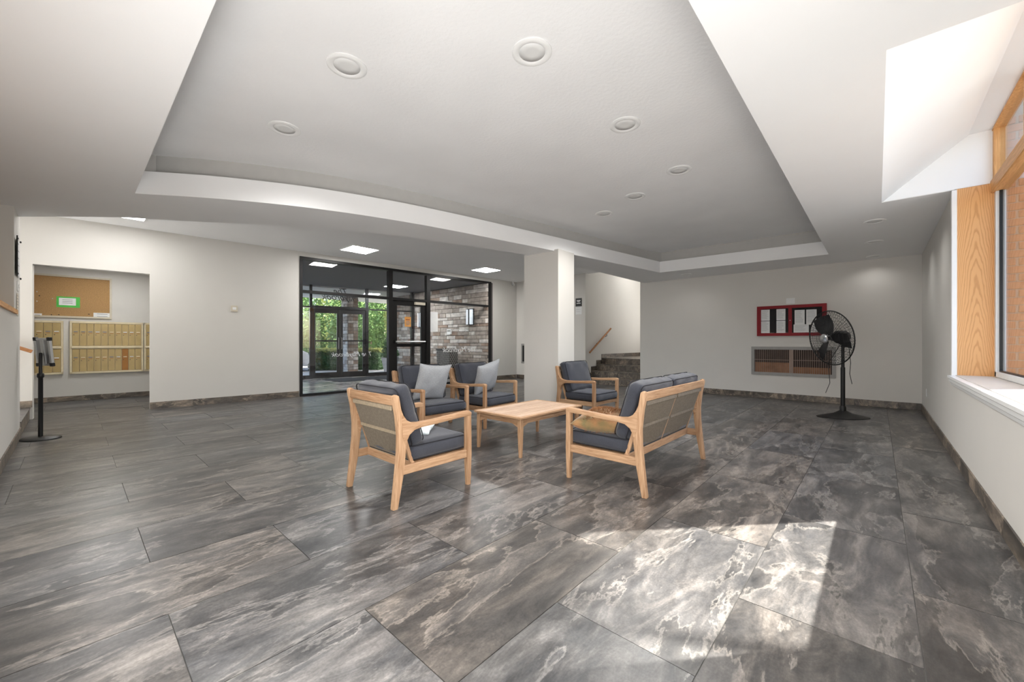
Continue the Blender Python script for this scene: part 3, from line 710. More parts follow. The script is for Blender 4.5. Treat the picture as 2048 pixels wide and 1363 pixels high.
def leaf_cloud(bm, c, rad, n, size, seed=0, shell=.55, flat=False):
    rnd = random.Random(seed)
    for _ in range(n):
        while True:
            p = Vector((rnd.uniform(-1, 1), rnd.uniform(-1, 1), rnd.uniform(-1, 1)))
            l_ = max(abs(p.x), abs(p.y), abs(p.z)) if flat else p.length
            if l_ < 1 and l_ > shell*rnd.random(): break
        p = Vector((c[0]+p.x*rad[0], c[1]+p.y*rad[1], c[2]+p.z*rad[2]))
        a = Vector((rnd.gauss(0, 1), rnd.gauss(0, 1), rnd.gauss(0, 1))).normalized(); b = a.orthogonal().normalized(); k = size*rnd.uniform(.6, 1.3)
        q = [p-a*k, p+b*k*.45, p+a*k, p-b*k*.45]; bm.faces.new([bm.verts.new(v) for v in q])
    return bm
def tree(name, label, loc, th, crowns, n, size, mat, seed, cat='tree', group=None, r=.12):
    t = thing(name, label, cat, loc, 0, group)
    bm = B(); tube(bm, [(0, 0, -.02), (.05, .03, th*.5), (0, .06, th)], r, 8, rad=[r*1.3, r, r*.6])
    for c, rad in crowns: tube(bm, [(0, .03, th*.55), (c[0]*.6, c[1]*.6, (c[2]+th*.6)/2), (c[0], c[1], c[2])], r*.3, 6, rad=[r*.55, r*.3, r*.1])
    obj('trunk', bm, 'bark', t)
    bm = B()
    for i, (c, rad) in enumerate(crowns): leaf_cloud(bm, c, rad, n, size, seed*13+i)
    obj('foliage', bm, mat, t)['kind'] = 'stuff'
    return t
tr_g = 'trees beyond the entrance hedge'
def fwd_pt(u, f): x = (u-1024)/CAM_F; return Vector((f*(_c*x-_s), f*(_s*x+_c), 0))
for i, (u, f, h, r_, mt_, lab) in enumerate(((562, 21, 3.4, .74, 'leaf_y', 'yellow green tree at the far left of the entrance glass'), (620, 21, 3.8, .76, 'leaf', 'green tree behind the left door leaf in the first row'),
        (679, 21, 4.0, .74, 'leaf', 'green tree between the door leaves beside the stone pillar'), (738, 21, 3.8, .76, 'leaf', 'green tree in the first row right of the stone pillar'), (797, 21, 3.6, .74, 'leaf_y', 'pale green tree seen through the inner door'),
        (590, 26.5, 4.6, 1.25, 'leaf', 'second row green tree furthest left'), (668, 26.5, 4.8, 1.28, 'leaf_y', 'second row yellow green tree left of the pillar'), (746, 26.5, 4.9, 1.28, 'leaf', 'second row green tree right of the pillar'), (826, 26.5, 4.6, 1.28, 'leaf', 'second row green tree furthest right'),
        (560, 33, 5.6, 2.3, 'leaf_y', 'tall pale tree at the back left'), (672, 33, 5.9, 2.3, 'leaf', 'tall green tree at the back behind the doors'), (785, 33, 5.8, 2.3, 'leaf_y', 'tall pale tree at the back right'))):
    tree('tree', lab, fwd_pt(u, f), h*.55, [((0, 0, h*.66), (r_, r_, h*.36)), ((.05, .1, h*.33), (r_*.96, r_*.96, h*.33))], 1500, .085 if f < 25 else .12, mt_, 40+i, group=None, r=.09)
a = fwd_pt(640, 17.6)
def hedge(u0, u1, f, h, label, seed):
    a, b = fwd_pt(u0, f), fwd_pt(u1, f); c_ = (a+b)/2; L_ = (b-a).length; ang = math.atan2((b-a).y, (b-a).x)
    t = thing('hedge', label, 'hedge', (c_.x, c_.y, 0), ang)
    obj('core', bx(-L_/2+.06, L_/2-.06, -.5, .5, 0, h-.08, .08), 'leaf_d', t)
    bm = B(); leaf_cloud(bm, (0, 0, h*.5), (L_/2, .62, h*.5), 5200, .055, seed, .97, True)
    obj('foliage', bm, 'leaf_d', t)['kind'] = 'stuff'
    bm = B(); leaf_cloud(bm, (0, 0, h+.03), (L_/2, .62, .06), 2600, .06, seed+1, 0, True)
    obj('sunlit_top', bm, 'leaf_y', t)['kind'] = 'stuff'  # sunlight on the hedge top is put into the leaf colour
hedge(630, 693, 17.4, .80, 'clipped green hedge left of the stone pillar', 5)
hedge(706, 768, 17.6, .80, 'clipped green hedge right of the stone pillar', 9)
# planter with cone evergreen
a = fwd_pt(780, 14.9); pt = thing('cone_planter', 'tapered grey planter holding a cone shaped evergreen outside', 'plant', (a.x, a.y, 0))
bm = B(); lathe(bm, [(.22, 0), (.36, .60), (.38, .62), (.34, .62), (.32, .56)], 4); obj('pot', bm, 'pot', pt)
bm = B()
for k in range(7): leaf_cloud(bm, (0, 0, .72+k*.14), (.34-.045*k, .34-.045*k, .12), 420-40*k, .045, 70+k, .5)
obj('evergreen', bm, 'leaf_d', pt)['kind'] = 'stuff'
# white car, front corner visible
a = fwd_pt(616, 16.6)
car = thing('car', 'white car parked at the left beyond the entrance glass', 'car', (a.x-.4, a.y-.05, 0), R(0))
side = [(-4.4, .35), (-4.45, .9), (-4.2, 1.05), (-3.6, 1.38), (-2.4, 1.42), (-1.55, 1.0), (-.35, .86), (-.05, .72), (0, .5), (-.03, .28), (-4.3, .28)]
bm = prism(B(), side, 'x', -.88, .88); bmesh.ops.bevel(bm, geom=[e for e in bm.edges if len(e.link_faces) == 2 and abs(e.calc_face_angle(0)) > .9], offset=.06, segments=2, affect='EDGES')
obj('body', bm, 'carwhite', car)
obj('side_window', bx(.872, .886, -3.7, -1.7, 1.02, 1.32), 'black', car); obj('headlight', bx(.55, .86, -.2, .0, .58, .70, .02), 'chrome', car); obj('headlight', bx(-.86, -.55, -.2, .0, .58, .70, .02), 'chrome', car)
obj('grille', bx(-.4, .4, -.02, .02, .42, .6), 'black', car); obj('bumper_intake', bx(-.7, .7, -.03, .015, .3, .36), 'black', car)
for x in (-.8, .8):
    for y in (-.85, -3.5): obj('wheel', lathe(B(), [(.2, -.1), (.31, -.09), (.32, 0), (.31, .09), (.2, .1)], 20, Matrix.Translation((x, y, .32)) @ Matrix.Rotation(PI/2, 4, 'Y')), 'tyre', car)

# ------------------------------------------------------------------ outdoors by the tall window
struct('ground_side', bx(XR+.9, 40, -30, 50, -.14, -.02), 'asphalt', label='grey paving outside the tall window')
bw = empty_struct('wall_brick', 'orange brick wing wall outside the tall window')
bw_x0, bw_x1, bw_y = XR+.32, 2.24, 6.12
obj('mortar_bed', bx(bw_x0, bw_x1, bw_y+.01, bw_y+.3, -.02, 6.2), 'brickm', bw)
bricks = {}
for k in range(56):
    z = .02+k*.076; x = bw_x0-(.11 if k % 2 else 0)
    while x < bw_x1-.02:
        lo, hi = max(x, bw_x0), min(x+.215, bw_x1)
        if hi-lo > .04 and k < 44:
            key = (round(hi-lo, 3))
            if key not in bricks:
                bm = bx(0, hi-lo-.01, -.004, .05, 0, .066, .003, 1); me = bpy.data.meshes.new('brick'); bm.to_mesh(me); bm.free(); me.materials.append(M['brick']); bricks[key] = me
            o = bpy.data.objects.new('brick', bricks[key]); col.objects.link(o); o.parent = bw; o.location = (lo, bw_y, z)
        x += .225
tree('tree', 'leafy tree shading the tall window from outside', (5.6, 6.2, 0), 5.0, [((-1.75, .85, 6.25), (.85, .85, .5)), ((-1.5, 1.3, 7.1), (1.1, 1.1, .6))], 900, .12, 'leaf', 91, r=.14)

# ------------------------------------------------------------------ ceiling lights
def panel(x, y, z, s, label, rz=0, m='panel'):
    t = thing('ceiling_panel_light', label, 'ceiling light', (x, y, z), rz, 'square ceiling panel lights')
    obj('frame', slab_holes(B(), [(-s/2, -s/2), (s/2, -s/2), (s/2, s/2), (-s/2, s/2)], [[(-s/2+.02, -s/2+.02), (s/2-.02, -s/2+.02), (s/2-.02, s/2-.02), (-s/2+.02, s/2-.02)]], -.014, .004), 'white', t)
    obj('diffuser', bx(-s/2+.02, s/2-.02, -s/2+.02, s/2-.02, -.008, .004), m, t)
panel(-8.50, .50, Z2, .6, 'glowing square panel light above the mailbox alcove', m='panel_s'); panel(-8.14, 4.12, Z2, .6, 'glowing square panel light in front of the entrance door'); panel(-7.88, 7.6, Z2, .6, 'glowing square panel light nearest the column')
a = on_z(792, 572, 3.02); panel(a.x, a.y, 3.02, .6, 'glowing panel light inside the vestibule', m='panel_v')
a = LW.w(-1.3, -3.0, 2.72); panel(a.x, a.y, 2.72, .6, 'panel light in the mailbox alcove ceiling', m='panel_s')
panel(-5.3, 12.4, 4.2, .6, 'unseen panel light added above the stair landing', m='panel_s')  # unseen panel put in to brighten the stairwell
def downlight(x, y, z, r, label, grp, watt=0):
    t = thing('recessed_downlight', label, 'ceiling light', (x, y, z), 0, grp)
    obj('trim_ring', lathe(B(), [(r, .004), (r, -.006), (r*.9, -.012), (r*.72, -.010), (r*.64, -.0025), (r*.63, .004)], 36), 'white', t, smooth=True, angle=40)
    if watt: light('downlight_fill', 'SPOT', (x, y, z-.03), (0, 0, -1), watt, (1, .985, .96), spot_size=R(150), spot_blend=1.0, shadow_soft_size=.0)  # added spot to brighten the room; the lens itself gives no light
    obj('lens', lathe(B(), [(r*.66, -.001), (r*.66, -.005), (r*.3, -.0035), (.004, -.003)], 32), 'lens', t, smooth=True)
for u, v, lab in ((1064, 104, 'largest unlit round downlight nearest the camera'), (694, 132, 'unlit round downlight left of the nearest one'), (569, 257, 'unlit round downlight by the left end of the tray'),
        (1250, 249, 'unlit round downlight second in the right row of the tray'), (1358, 340, 'unlit round downlight third in the right row of the tray'), (1270, 392, 'unlit round downlight between the rows at the far part of the tray'), (1208, 427, 'furthest unlit round downlight by the curved fascia')):
    a = on_z(u, v, Z2); downlight(a.x, a.y, Z2, .135, lab, 'round downlights in the ceiling tray', 80)
for u, v, lab in ((1749, 442, 'round downlight in the right soffit nearest the window'), (1748, 483, 'middle round downlight of three in the right soffit'), (1748, 512, 'round downlight in the right soffit nearest the end wall'), (1372, 548, 'round downlight in the soffit close to the end wall')):
    a = on_z(u, v, Z1); downlight(a.x, a.y, Z1, .11, lab, 'round downlights in the lowered border', 14 if v < 500 else 5)
a = LW.w(.13, 6.30, Z2-.01); sc_ = thing('security_camera', 'small white camera in the ceiling corner by the entrance', 'camera', (a.x, a.y, Z2))
obj('mount', lathe(B(), [(.05, 0), (.05, -.02), (.02, -.03), (.018, -.07)], 16), 'white', sc_); obj('camera_body', lathe(B(), [(.02, -.07), (.05, -.09), (.055, -.12), (.03, -.15), (.005, -.155)], 16), 'chrome', sc_)

# ------------------------------------------------------------------ end wall items
def fw(u, v): return on_y(u, v, YF)
nb = thing('notice_board', 'red framed glazed notice board with papers on the end wall', 'notice board', (-1.307, YF, 1.62))
W2, H2 = .585, .312
obj('frame', slab_holes(B(), [(-W2, -H2), (W2, -H2), (W2, H2), (-W2, H2)], [[(-W2+.07, -H2+.06), (-.03, -H2+.06), (-.03, H2-.06), (-W2+.07, H2-.06)], [(.03, -H2+.06), (W2-.07, -H2+.06), (W2-.07, H2-.06), (.03, H2-.06)]], 0, .06), 'red', nb)
fr = kids(nb)[0]; bmf = B(); bmf.from_mesh(fr.data); bmesh.ops.rotate(bmf, verts=bmf.verts[:], cent=(0, 0, 0), matrix=Matrix.Rotation(PI/2, 3, 'X')); bmf.to_mesh(fr.data); bmf.free()
obj('backing', bx(-W2+.03, W2-.03, -.03, -.012, -H2+.03, H2-.03), 'boardblack', nb)
obj('lock', lathe(B(), [(.008, 0), (.008, .006), (.003, .008)], 10, Matrix.Translation((0, -.06, 0)) @ Matrix.Rotation(PI/2, 4, 'X')), 'chrome', nb)
for k in range(2): obj('glass_door', bx((-W2+.07, .03)[k], (-.03, W2-.07)[k], -.05, -.047, -H2+.06, H2-.06), 'glass_b', nb)
def paper(loc, w_, h_, label, lines=8, rot=0, cat='paper', grp=None, mat='paper', seed=0, face='y'):
    rnd = random.Random(seed)
    t = thing('paper_sheet', label, cat, loc, rot, grp)
    obj('sheet', bx(-w_/2, w_/2, -.0015, 0, -h_/2, h_/2), mat, t)
    if lines:
        bm = B()
        for i in range(lines):
            z = h_*(.40-.80*i/lines); l_ = w_*rnd.uniform(.5, .8); x0 = -w_*.4
            box(bm, x0, x0+l_, -.0025, -.0015, z-h_*.008, z+h_*.008)
        obj('print_lines', bm, 'ink', t)
    return t
for i, (x, z, w_, h_, lab) in enumerate(((-.435, .125, .155, .23, 'white typed sheet, upper left in the red notice board'), (-.435, -.125, .155, .25, 'white typed sheet, lower left in the red notice board'),
        (-.16, .125, .155, .23, 'white typed sheet, upper second column in the red notice board'), (-.16, -.125, .155, .25, 'white typed sheet, lower second column in the red notice board'),
        (.155, .055, .165, .30, 'tall white sheet just right of the board centre'), (.345, .055, .165, .30, 'tall white sheet behind the fan guard in the board'), (.18, -.165, .25, .16, 'wide white sheet at the lower middle of the board'), (.42, -.165, .17, .16, 'small white sheet at the lower right of the board'))):
    paper((-1.307+x, YF-.032-(.004 if i > 5 else 0), 1.62+z), w_, h_, lab, 9, grp='papers in the red notice board', seed=i)
a = fw(1581, 601.5); paper((a.x, YF-.001, a.z), .15, .115, 'small pale paper taped above the red notice board', 0)
# return air grille
vx0, vx1, vz0, vz1 = -2.005, -.585, .487, 1.085
vg = thing('vent_grille', 'large grey framed return air grille with upright louvres below the board', 'vent', ((vx0+vx1)/2, YF, (vz0+vz1)/2))
W2, H2 = (vx1-vx0)/2, (vz1-vz0)/2
bm = B()
box(bm, -W2, W2, -.018, 0, H2-.062, H2); box(bm, -W2, W2, -.018, 0, -H2, -H2+.062); box(bm, -W2, -W2+.06, -.018, 0, -H2+.062, H2-.062); box(bm, W2-.06, W2, -.018, 0, -H2+.062, H2-.062)
obj('frame', bm, 'greymetal', vg)
obj('duct_back', bx(-W2+.06, W2-.06, -.003, -.001, -H2+.062, H2-.062), 'dark_in', vg)
obj('duct_floor', bx(-W2+.07, -.02, -.006, -.003, -H2+.062, -.03), 'brown_in', vg)
obj('duct_floor', bx(-.02, W2-.08, -.006, -.003, -H2+.062, -.11), 'brown_in', vg)
obj('centre_bar', bx(-.03, .03, -.012, -.003, -H2+.062, H2-.062), 'louver', vg)
for i in range(37): x = -W2+.085+i*(2*W2-.17)/36; obj('louvre', bx(x-.003, x+.003, -.016, -.006, -H2+.062, H2-.062), 'louver', vg)
obj('cross_bar', bx(-W2+.06, W2-.06, -.010, -.006, .02, .03), 'louver', vg)
# small vent beside column, signs by the stairs
a, b = fw(1043, 687), fw(1056, 726); t = thing('side_vent', 'narrow grey wall grille half hidden by the column', 'vent', ((a.x+b.x)/2, YF, .82)); hw_ = abs(b.x-a.x)/2
obj('frame', bx(-hw_, hw_, -.02, 0, -.33, .31, .004, 1), 'greymetal', t); obj('slot', bx(-hw_+.06, hw_-.04, -.024, -.018, -.27, .25), 'black', t)
a, b = fw(1151.5, 596.5), fw(1163.8, 612); t = thing('floor_sign', 'small square black sign beside the stairs', 'sign', ((a.x+b.x)/2, YF, (a.z+b.z)/2)); hw_ = abs(b.x-a.x)/2; hh = abs(a.z-b.z)/2
obj('plate', bx(-hw_, hw_, -.012, 0, -hh, hh, .003, 1), 'black', t)
for k, (z, l_, h_) in enumerate(((.045, .6, .016), (.015, .35, .008), (-.03, .65, .012))): obj('lettering', bx(-hw_*l_, hw_*l_, -.014, -.012, z-h_, z+h_), 'paper', t)
a, b = fw(1151.5, 613), fw(1163.5, 628); paper(((a.x+b.x)/2, YF-.001, (a.z+b.z)/2), abs(b.x-a.x), abs(a.z-b.z), 'small white notice with an arrow under the black sign', 3, cat='sign')
# handrails
def handrail(path, label, mat='rail_wood', r=.026, brackets=()):
    t = thing('handrail', label, 'handrail', path[0]); p0 = Vector(path[0])
    bm = B(); tube(bm, [Vector(p)-p0 for p in path], r, 10); obj('rail', bm, mat, t, smooth=True, angle=50)
    for p, wdir in brackets:
        p = Vector(p)-p0; wv = Vector(wdir); obj('bracket', tube(B(), [p, p+Vector((0, 0, -.05)), p+Vector((0, 0, -.07))+wv*.06], .009, 6), 'black', t)
    return t
handrail([(SX0+.07, YF+.0+.12, .70+.18), (SX0+.07, YF+1.35, 1.60)], 'brown wooden handrail climbing the stairwell wall', brackets=(((SX0+.07, YF+.5, 1.15), (-1, 0, 0)), ((SX0+.07, YF+1.1, 1.42), (-1, 0, 0))))
handrail([(SX1-.07, YF+.30, 1.09), (SX1-.07, YF+.42, 1.13), (SX1-.07, YF+1.5, 1.8)], 'end of the wooden handrail at the right side of the stair opening', brackets=(((SX1-.07, YF+.6, 1.24), (1, 0, 0)),))
q0, q1 = LW.w(.07, -5.2, 1.75), LW.w(.07, LW.at(64, 706, -.07)[0], 1.035); qm = q1+Vector((-.02, -.30, .16))
handrail([q1, q1+(q0-q1)*.5, q0], 'brown wooden handrail end above the low step at the left', brackets=((q1+(q0-q1)*.12, (-1, 0, 0)),))
# items on the left wall and pier
s_, z_ = LW.at(468.5, 617); t = thing('thermostat', 'small beige thermostat on the long left wall', 'thermostat'); place(t, LW, 0, s_, z_)
obj('housing', bx(0, .022, -.055, .055, -.06, .06, .005), 'beige', t); obj('dial', bx(.022, .026, -.03, .03, -.02, .03), 'white', t)
t = paper((-7.42, YN+.012, 2.16), .42, .42, 'clear framed notice with a black edge on the pier at the left edge', 4, PI, cat='sign', seed=3)
obj('edge_strip', bx(-.215, -.205, -.012, .0, -.23, .23), 'black', t)
for x, z in ((-.18, .2), (-.18, -.2), (.2, .22), (.2, -.22)): obj('fixing', lathe(B(), [(.012, 0), (.012, .01), (.004, .014)], 8, Matrix.Translation((x, -.002, z)) @ Matrix.Rotation(PI/2, 4, 'X')), 'black', t)
t = thing('wall_switch', 'white wall switch below the framed notice on the pier', 'switch', (-7.52, YN, 1.84), PI); obj('plate', bx(-.06, .06, -.008, 0, -.06, .06, .003, 1), 'white', t); obj('toggle', bx(-.01, .01, -.02, -.008, -.015, .015), 'white', t)
t = paper((-7.5, YN+.004, 1.62), .22, .26, 'beige printed leaflet pinned on the pier above the half wall', 6, PI, cat='leaflet', mat='beige', seed=5)

# ------------------------------------------------------------------ mail alcove
def aw(u, v): return LW.at(u, v, AO)
def bank(name_label, u0, u1, n, seed, copper=None, extra_left=0, extra_right=0):
    (s0, zt), (s1, zb) = aw(u0, 645), aw(u1, 738)
    zt, zb = 1.60, .545
    s0 -= extra_left; s1 += extra_right
    t = thing('mailbox_bank', name_label, 'mailboxes', (0, 0, 0), 0, 'brass mailbox banks in the alcove'); place(t, LW, -AO, s0, 0)
    Wd = s1-s0; zm = (zt+zb)/2
    bm = B(); box(bm, 0, .05, 0, Wd, zb, zb+.035); box(bm, 0, .05, 0, Wd, zt-.035, zt); box(bm, 0, .05, 0, .03, zb, zt); box(bm, 0, .05, Wd-.03, Wd, zb, zt); box(bm, 0, .02, .03, Wd-.03, zb, zt)
    obj('surround', bm, 'brass_l', t)
    obj('middle_moulding', bx(0, .062, .01, Wd-.01, zm-.028, zm+.028, .02, 2), 'brass_l', t)
    dw = (Wd-.06)/n; rnd = random.Random(seed)
    for row, (a, b) in enumerate(((zm+.03, zt-.037), (zb+.037, zm-.03))):
        for i in range(n):
            y0 = .03+i*dw; cop = (copper == i and row == 1)
            d = obj('mailbox_door', bx(.02, .044, y0+.003, y0+dw-.003, a+.003, b-.003, .003, 1), 'brass_d' if cop else 'brass', t, label='copper brown mailbox door' if cop else None)
            yc = y0+dw/2
            obj('name_slot', bx(.044, .047, yc-dw*.28, yc+dw*.28, a+(b-a)*.60, a+(b-a)*.645), rnd.choice(('ink', 'paper', 'brass_l')), d)
            obj('number_plate', bx(.044, .046, yc-dw*.26, yc+dw*.26, a+(b-a)*.55, a+(b-a)*.575), 'brass_d', d)
            obj('lock', bx(.044, .049, yc-dw*.30, yc-dw*.18, a+(b-a)*.47, a+(b-a)*.50), 'dkplastic', d)
    return t
bank('narrow bank of brass mailboxes partly hidden at the left of the alcove', 69, 127, 4, 1, extra_left=.14)
bank('wide bank of twenty brass mailboxes in the middle of the alcove', 140, 286.5, 10, 2, copper=7)
bank('bank of brass mailboxes cut off by the right edge of the alcove', 288, 299, 3, 3, extra_right=.22)
(s0, zt), (s1, zb) = aw(69, 540), aw(223.5, 639); s0 -= .35; zt, zb = 2.51, 1.665
cb = thing('cork_board', 'wide cork board in a pale frame above the mailboxes', 'notice board'); place(cb, LW, -AO, s0, 0); Wd = s1-s0
obj('cork', bx(0, .012, .02, Wd-.02, zb+.02, zt-.02), 'cork', cb)
bm = B(); box(bm, 0, .03, 0, Wd, zt-.035, zt); box(bm, 0, .03, 0, Wd, zb, zb+.035); box(bm, 0, .03, 0, .03, zb+.035, zt-.035); box(bm, 0, .03, Wd-.03, Wd, zb+.035, zt-.035); obj('frame', bm, 'beige', cb)
def pinned(u0, u1, v0, v1, mat, label, depth, lines=3):
    a, b = aw(u0, v0), aw(u1, v1); t = thing('pinned_notice', label, 'notice'); place(t, LW, -AO+depth, (a[0]+b[0])/2, (a[1]+b[1])/2)
    hw_, hh = abs(b[0]-a[0])/2, abs(a[1]-b[1])/2
    obj('sheet', bx(0, .002, -hw_, hw_, -hh, hh), mat, t)
    for i in range(lines): z = hh*(.5-.9*i/max(1, lines-1)) if lines > 1 else 0; obj('print_line', bx(.002, .003, -hw_*.6, hw_*.6, z-.004, z+.004), 'ink', t)
    return t
pinned(113, 160, 592, 615.5, 'green', 'bright green notice card in the middle of the cork board', .012, 0)
pinned(118, 152, 595, 611, 'paper', 'white sheet on the green card on the cork board', .0145, 3)
pinned(187, 222, 625, 636, 'paper', 'white slip at the lower right corner of the cork board', .012, 2)
pinned(66, 84, 626, 633, 'paper', 'white slip at the lower left corner of the cork board', .012, 1)
for i, (u, v) in enumerate(((74, 583), (79, 591), (74, 602), (105, 597), (103, 629), (118, 629), (178, 628))):
    s_, z_ = aw(u, v); o = obj('push_pin', lathe(B(), [(.009, 0), (.009, .008), (.004, .018)], 8, Matrix.Rotation(PI/2, 4, 'Y')), ('paper', 'black', 'paper', 'paper', 'black', 'black', 'black')[i])
    tag(o, ('topmost white pin at the left edge of the cork board', 'black pin second down at the left edge of the cork board', 'white pin third down at the left edge of the cork board', 'white pin left of the green card', 'black pin low on the cork board left of the pair below the card', 'black pin below the green card, right one of the pair', 'black pin near the white slip at lower right')[i], 'pin', 'pins in the cork board'); place(o, LW, -AO+.012, s_, z_)

# ------------------------------------------------------------------ floor sign stand at the left
a = on_z(76, 877.5); ss = thing('sign_stand', 'black floor standing sign holder seen from behind at the left', 'sign stand', (a.x, a.y+.02, 0), R(40))
bm = lathe(B(), [(.195, 0), (.195, .008), (.17, .022), (.05, .03), (.02, .032)], 36); bmesh.ops.scale(bm, vec=(1, .82, 1), verts=bm.verts[:]); obj('base', bm, 'black', ss, smooth=True, angle=35)
obj('pole', lathe(B(), [(.021, .02), (.021, .74), (.031, .755), (.031, .79), (.024, .80)], 20), 'black', ss, smooth=True, angle=35)
obj('upper_pole', lathe(B(), [(.016, .79), (.016, 1.04), (.010, 1.05)], 16), 'black', ss, smooth=True, angle=35)
tilt = Matrix.Translation((0, .035, 1.06)) @ Matrix.Rotation(R(6), 4, 'X')
obj('sign_panel', bx(-.085, .085, -.008, .008, -.155, .155, 0, 1, tilt), 'silverframe', ss)
obj('spine', bx(-.02, .02, -.016, -.008, -.15, .15, 0, 1, tilt), 'steel', ss)
bm = B(); 
for x in (-.088, .088): box(bm, x-.012, x+.012, -.014, .014, -.15, .15, tilt)
for z in (-.158, .158): box(bm, -.07, .07, -.014, .014, z-.012, z+.012, tilt)
obj('frame_rail', bm, 'steel', ss)
for x in (-1, 1):
    for z in (-1, 1): obj('corner_cap', bx(x*.088-.02, x*.088+.02, -.018, .018, z*.158-.022, z*.158+.022, .005, 1, tilt), 'black', ss)
obj('sheet', bx(-.075, .075, .009, .012, -.14, .14, 0, 1, tilt), 'paper', ss)

# ------------------------------------------------------------------ pedestal fan
fan = thing('pedestal_fan', 'tall black pedestal fan in front of the red notice board', 'fan', (-.40, 8.17, 0), 0)
bm = lathe(B(), [(.38, 0), (.38, .008), (.33, .02), (.14, .06), (.045, .11)], 40); bmesh.ops.scale(bm, vec=(1, .62, 1), verts=bm.verts[:]); 
bmesh.ops.rotate(bm, verts=bm.verts[:], cent=(0, 0, 0), matrix=Matrix.Rotation(CAM_YAW, 3, 'Z')); obj('base', bm, 'black', fan, smooth=True, angle=35)
obj('collar', lathe(B(), [(.042, .09), (.042, .16), (.03, .18)], 20), 'black', fan, smooth=True, angle=35)
obj('pole', lathe(B(), [(.029, .15), (.029, .78), (.024, .785)], 20), 'black', fan, smooth=True, angle=35)
obj('upper_pole', lathe(B(), [(.022, .78), (.022, 1.16)], 16), 'black', fan, smooth=True, angle=35)
ang = R(-136); n_ = Vector((math.cos(ang), math.sin(ang), 0))
# head frame: local z = fan axis (towards the front)
HM = Matrix.Translation(Vector((0, 0, 1.245))+n_*.19) @ (Vector(n_).to_track_quat('Z', 'Y').to_matrix().to_4x4()) @ Matrix.Rotation(R(6), 4, 'X')
def hp(r, a_, z): return HM @ Vector((r*math.cos(a_), r*math.sin(a_), z))
RC = .425
def guard(zc, depth, sgn):
    g = B(); nsp = 56
    for k in range(nsp):
        a_ = 2*PI*k/nsp; pts = []
        for j in range(7):
            q = j/6; r_ = .075+(RC-.075)*q; z = zc+sgn*depth*(1-q**2.2); pts.append(hp(r_, a_+.55*math.sin(q*PI*.5)*sgn, z))
        tube(g, pts, .0021, 4)
    for r_ in (.14, .20, .26, .31, .36, .40):
        q = (r_-.075)/(RC-.075); z = zc+sgn*depth*(1-q**2.2)
        tube(g, [hp(r_, 2*PI*k/40, z) for k in range(40)], .0018, 4, True)
    return g
obj('front_guard', guard(.02, .10, 1), 'black', fan); obj('rear_guard', guard(-.01, .10, -1), 'black', fan)
obj('guard_rim', tube(B(), [hp(RC, 2*PI*k/64, .005) for k in range(64)], .009, 8, True), 'black', fan, smooth=True)
obj('hub_badge', lathe(B(), [(.078, .095), (.078, .115), (.06, .128), (.02, .132)], 28, HM), 'chrome', fan, smooth=True, angle=30)
obj('motor', lathe(B(), [(.02, -.27), (.07, -.26), (.095, -.22), (.098, -.10), (.06, -.06), (.03, .03)], 28, HM), 'dkplastic', fan, smooth=True, angle=35)
obj('yoke', tube(B(), [(0, 0, 1.10), Vector((0, 0, 1.15))-n_*.02, HM @ Vector((0, 0, -.17))], .03, 10), 'black', fan)
for k in range(3):
    a0 = 2*PI*k/3+R(112); bm = B(); rows_ = []
    for j in range(6):
        q = j/5; r_ = .04+q*.33; wd = (.07+.10*math.sin(min(1, q*1.25)*PI*.62)); tw = R(34-14*q)
        ring = []
        for i in range(5):
            s = (i/4-.5)*wd*1.55; ring.append(HM @ (Matrix.Rotation(a0, 4, 'Z') @ Vector((r_-abs(s)*.12*q, s*math.cos(tw), s*math.sin(tw)+.02))))
        rows_.append([bm.verts.new(v) for v in ring])
    for A, C_ in zip(rows_, rows_[1:]):
        for i in range(4): bm.faces.new([A[i], A[i+1], C_[i+1], C_[i]])
    bmesh.ops.solidify(bm, geom=bm.faces[:], thickness=.003); obj('blade', bm, 'dkplastic', fan, smooth=True, angle=40)
p = HM @ Vector((0, .0, -.24))
for dx, zl in ((-.085*1, .44), (.045, .58)):
    q = Vector((math.cos(CAM_YAW)*dx*1.6, math.sin(CAM_YAW)*dx*1.6, 0))
    obj('cord', tube(B(), [p, p+q*.6+Vector((0, 0, -.12)), p*.3+q*1.3+Vector((0, 0, .7*1)), q*1.6+Vector((0, 0, zl+.12)), q*1.9+Vector((0, 0, zl-.05))][0:2]+[q*1.7+Vector((0, 0, .85)), q*1.5+Vector((0, 0, zl+.1)), q*2.0+Vector((0, 0, zl-.06))], .0045, 6), 'black', fan)

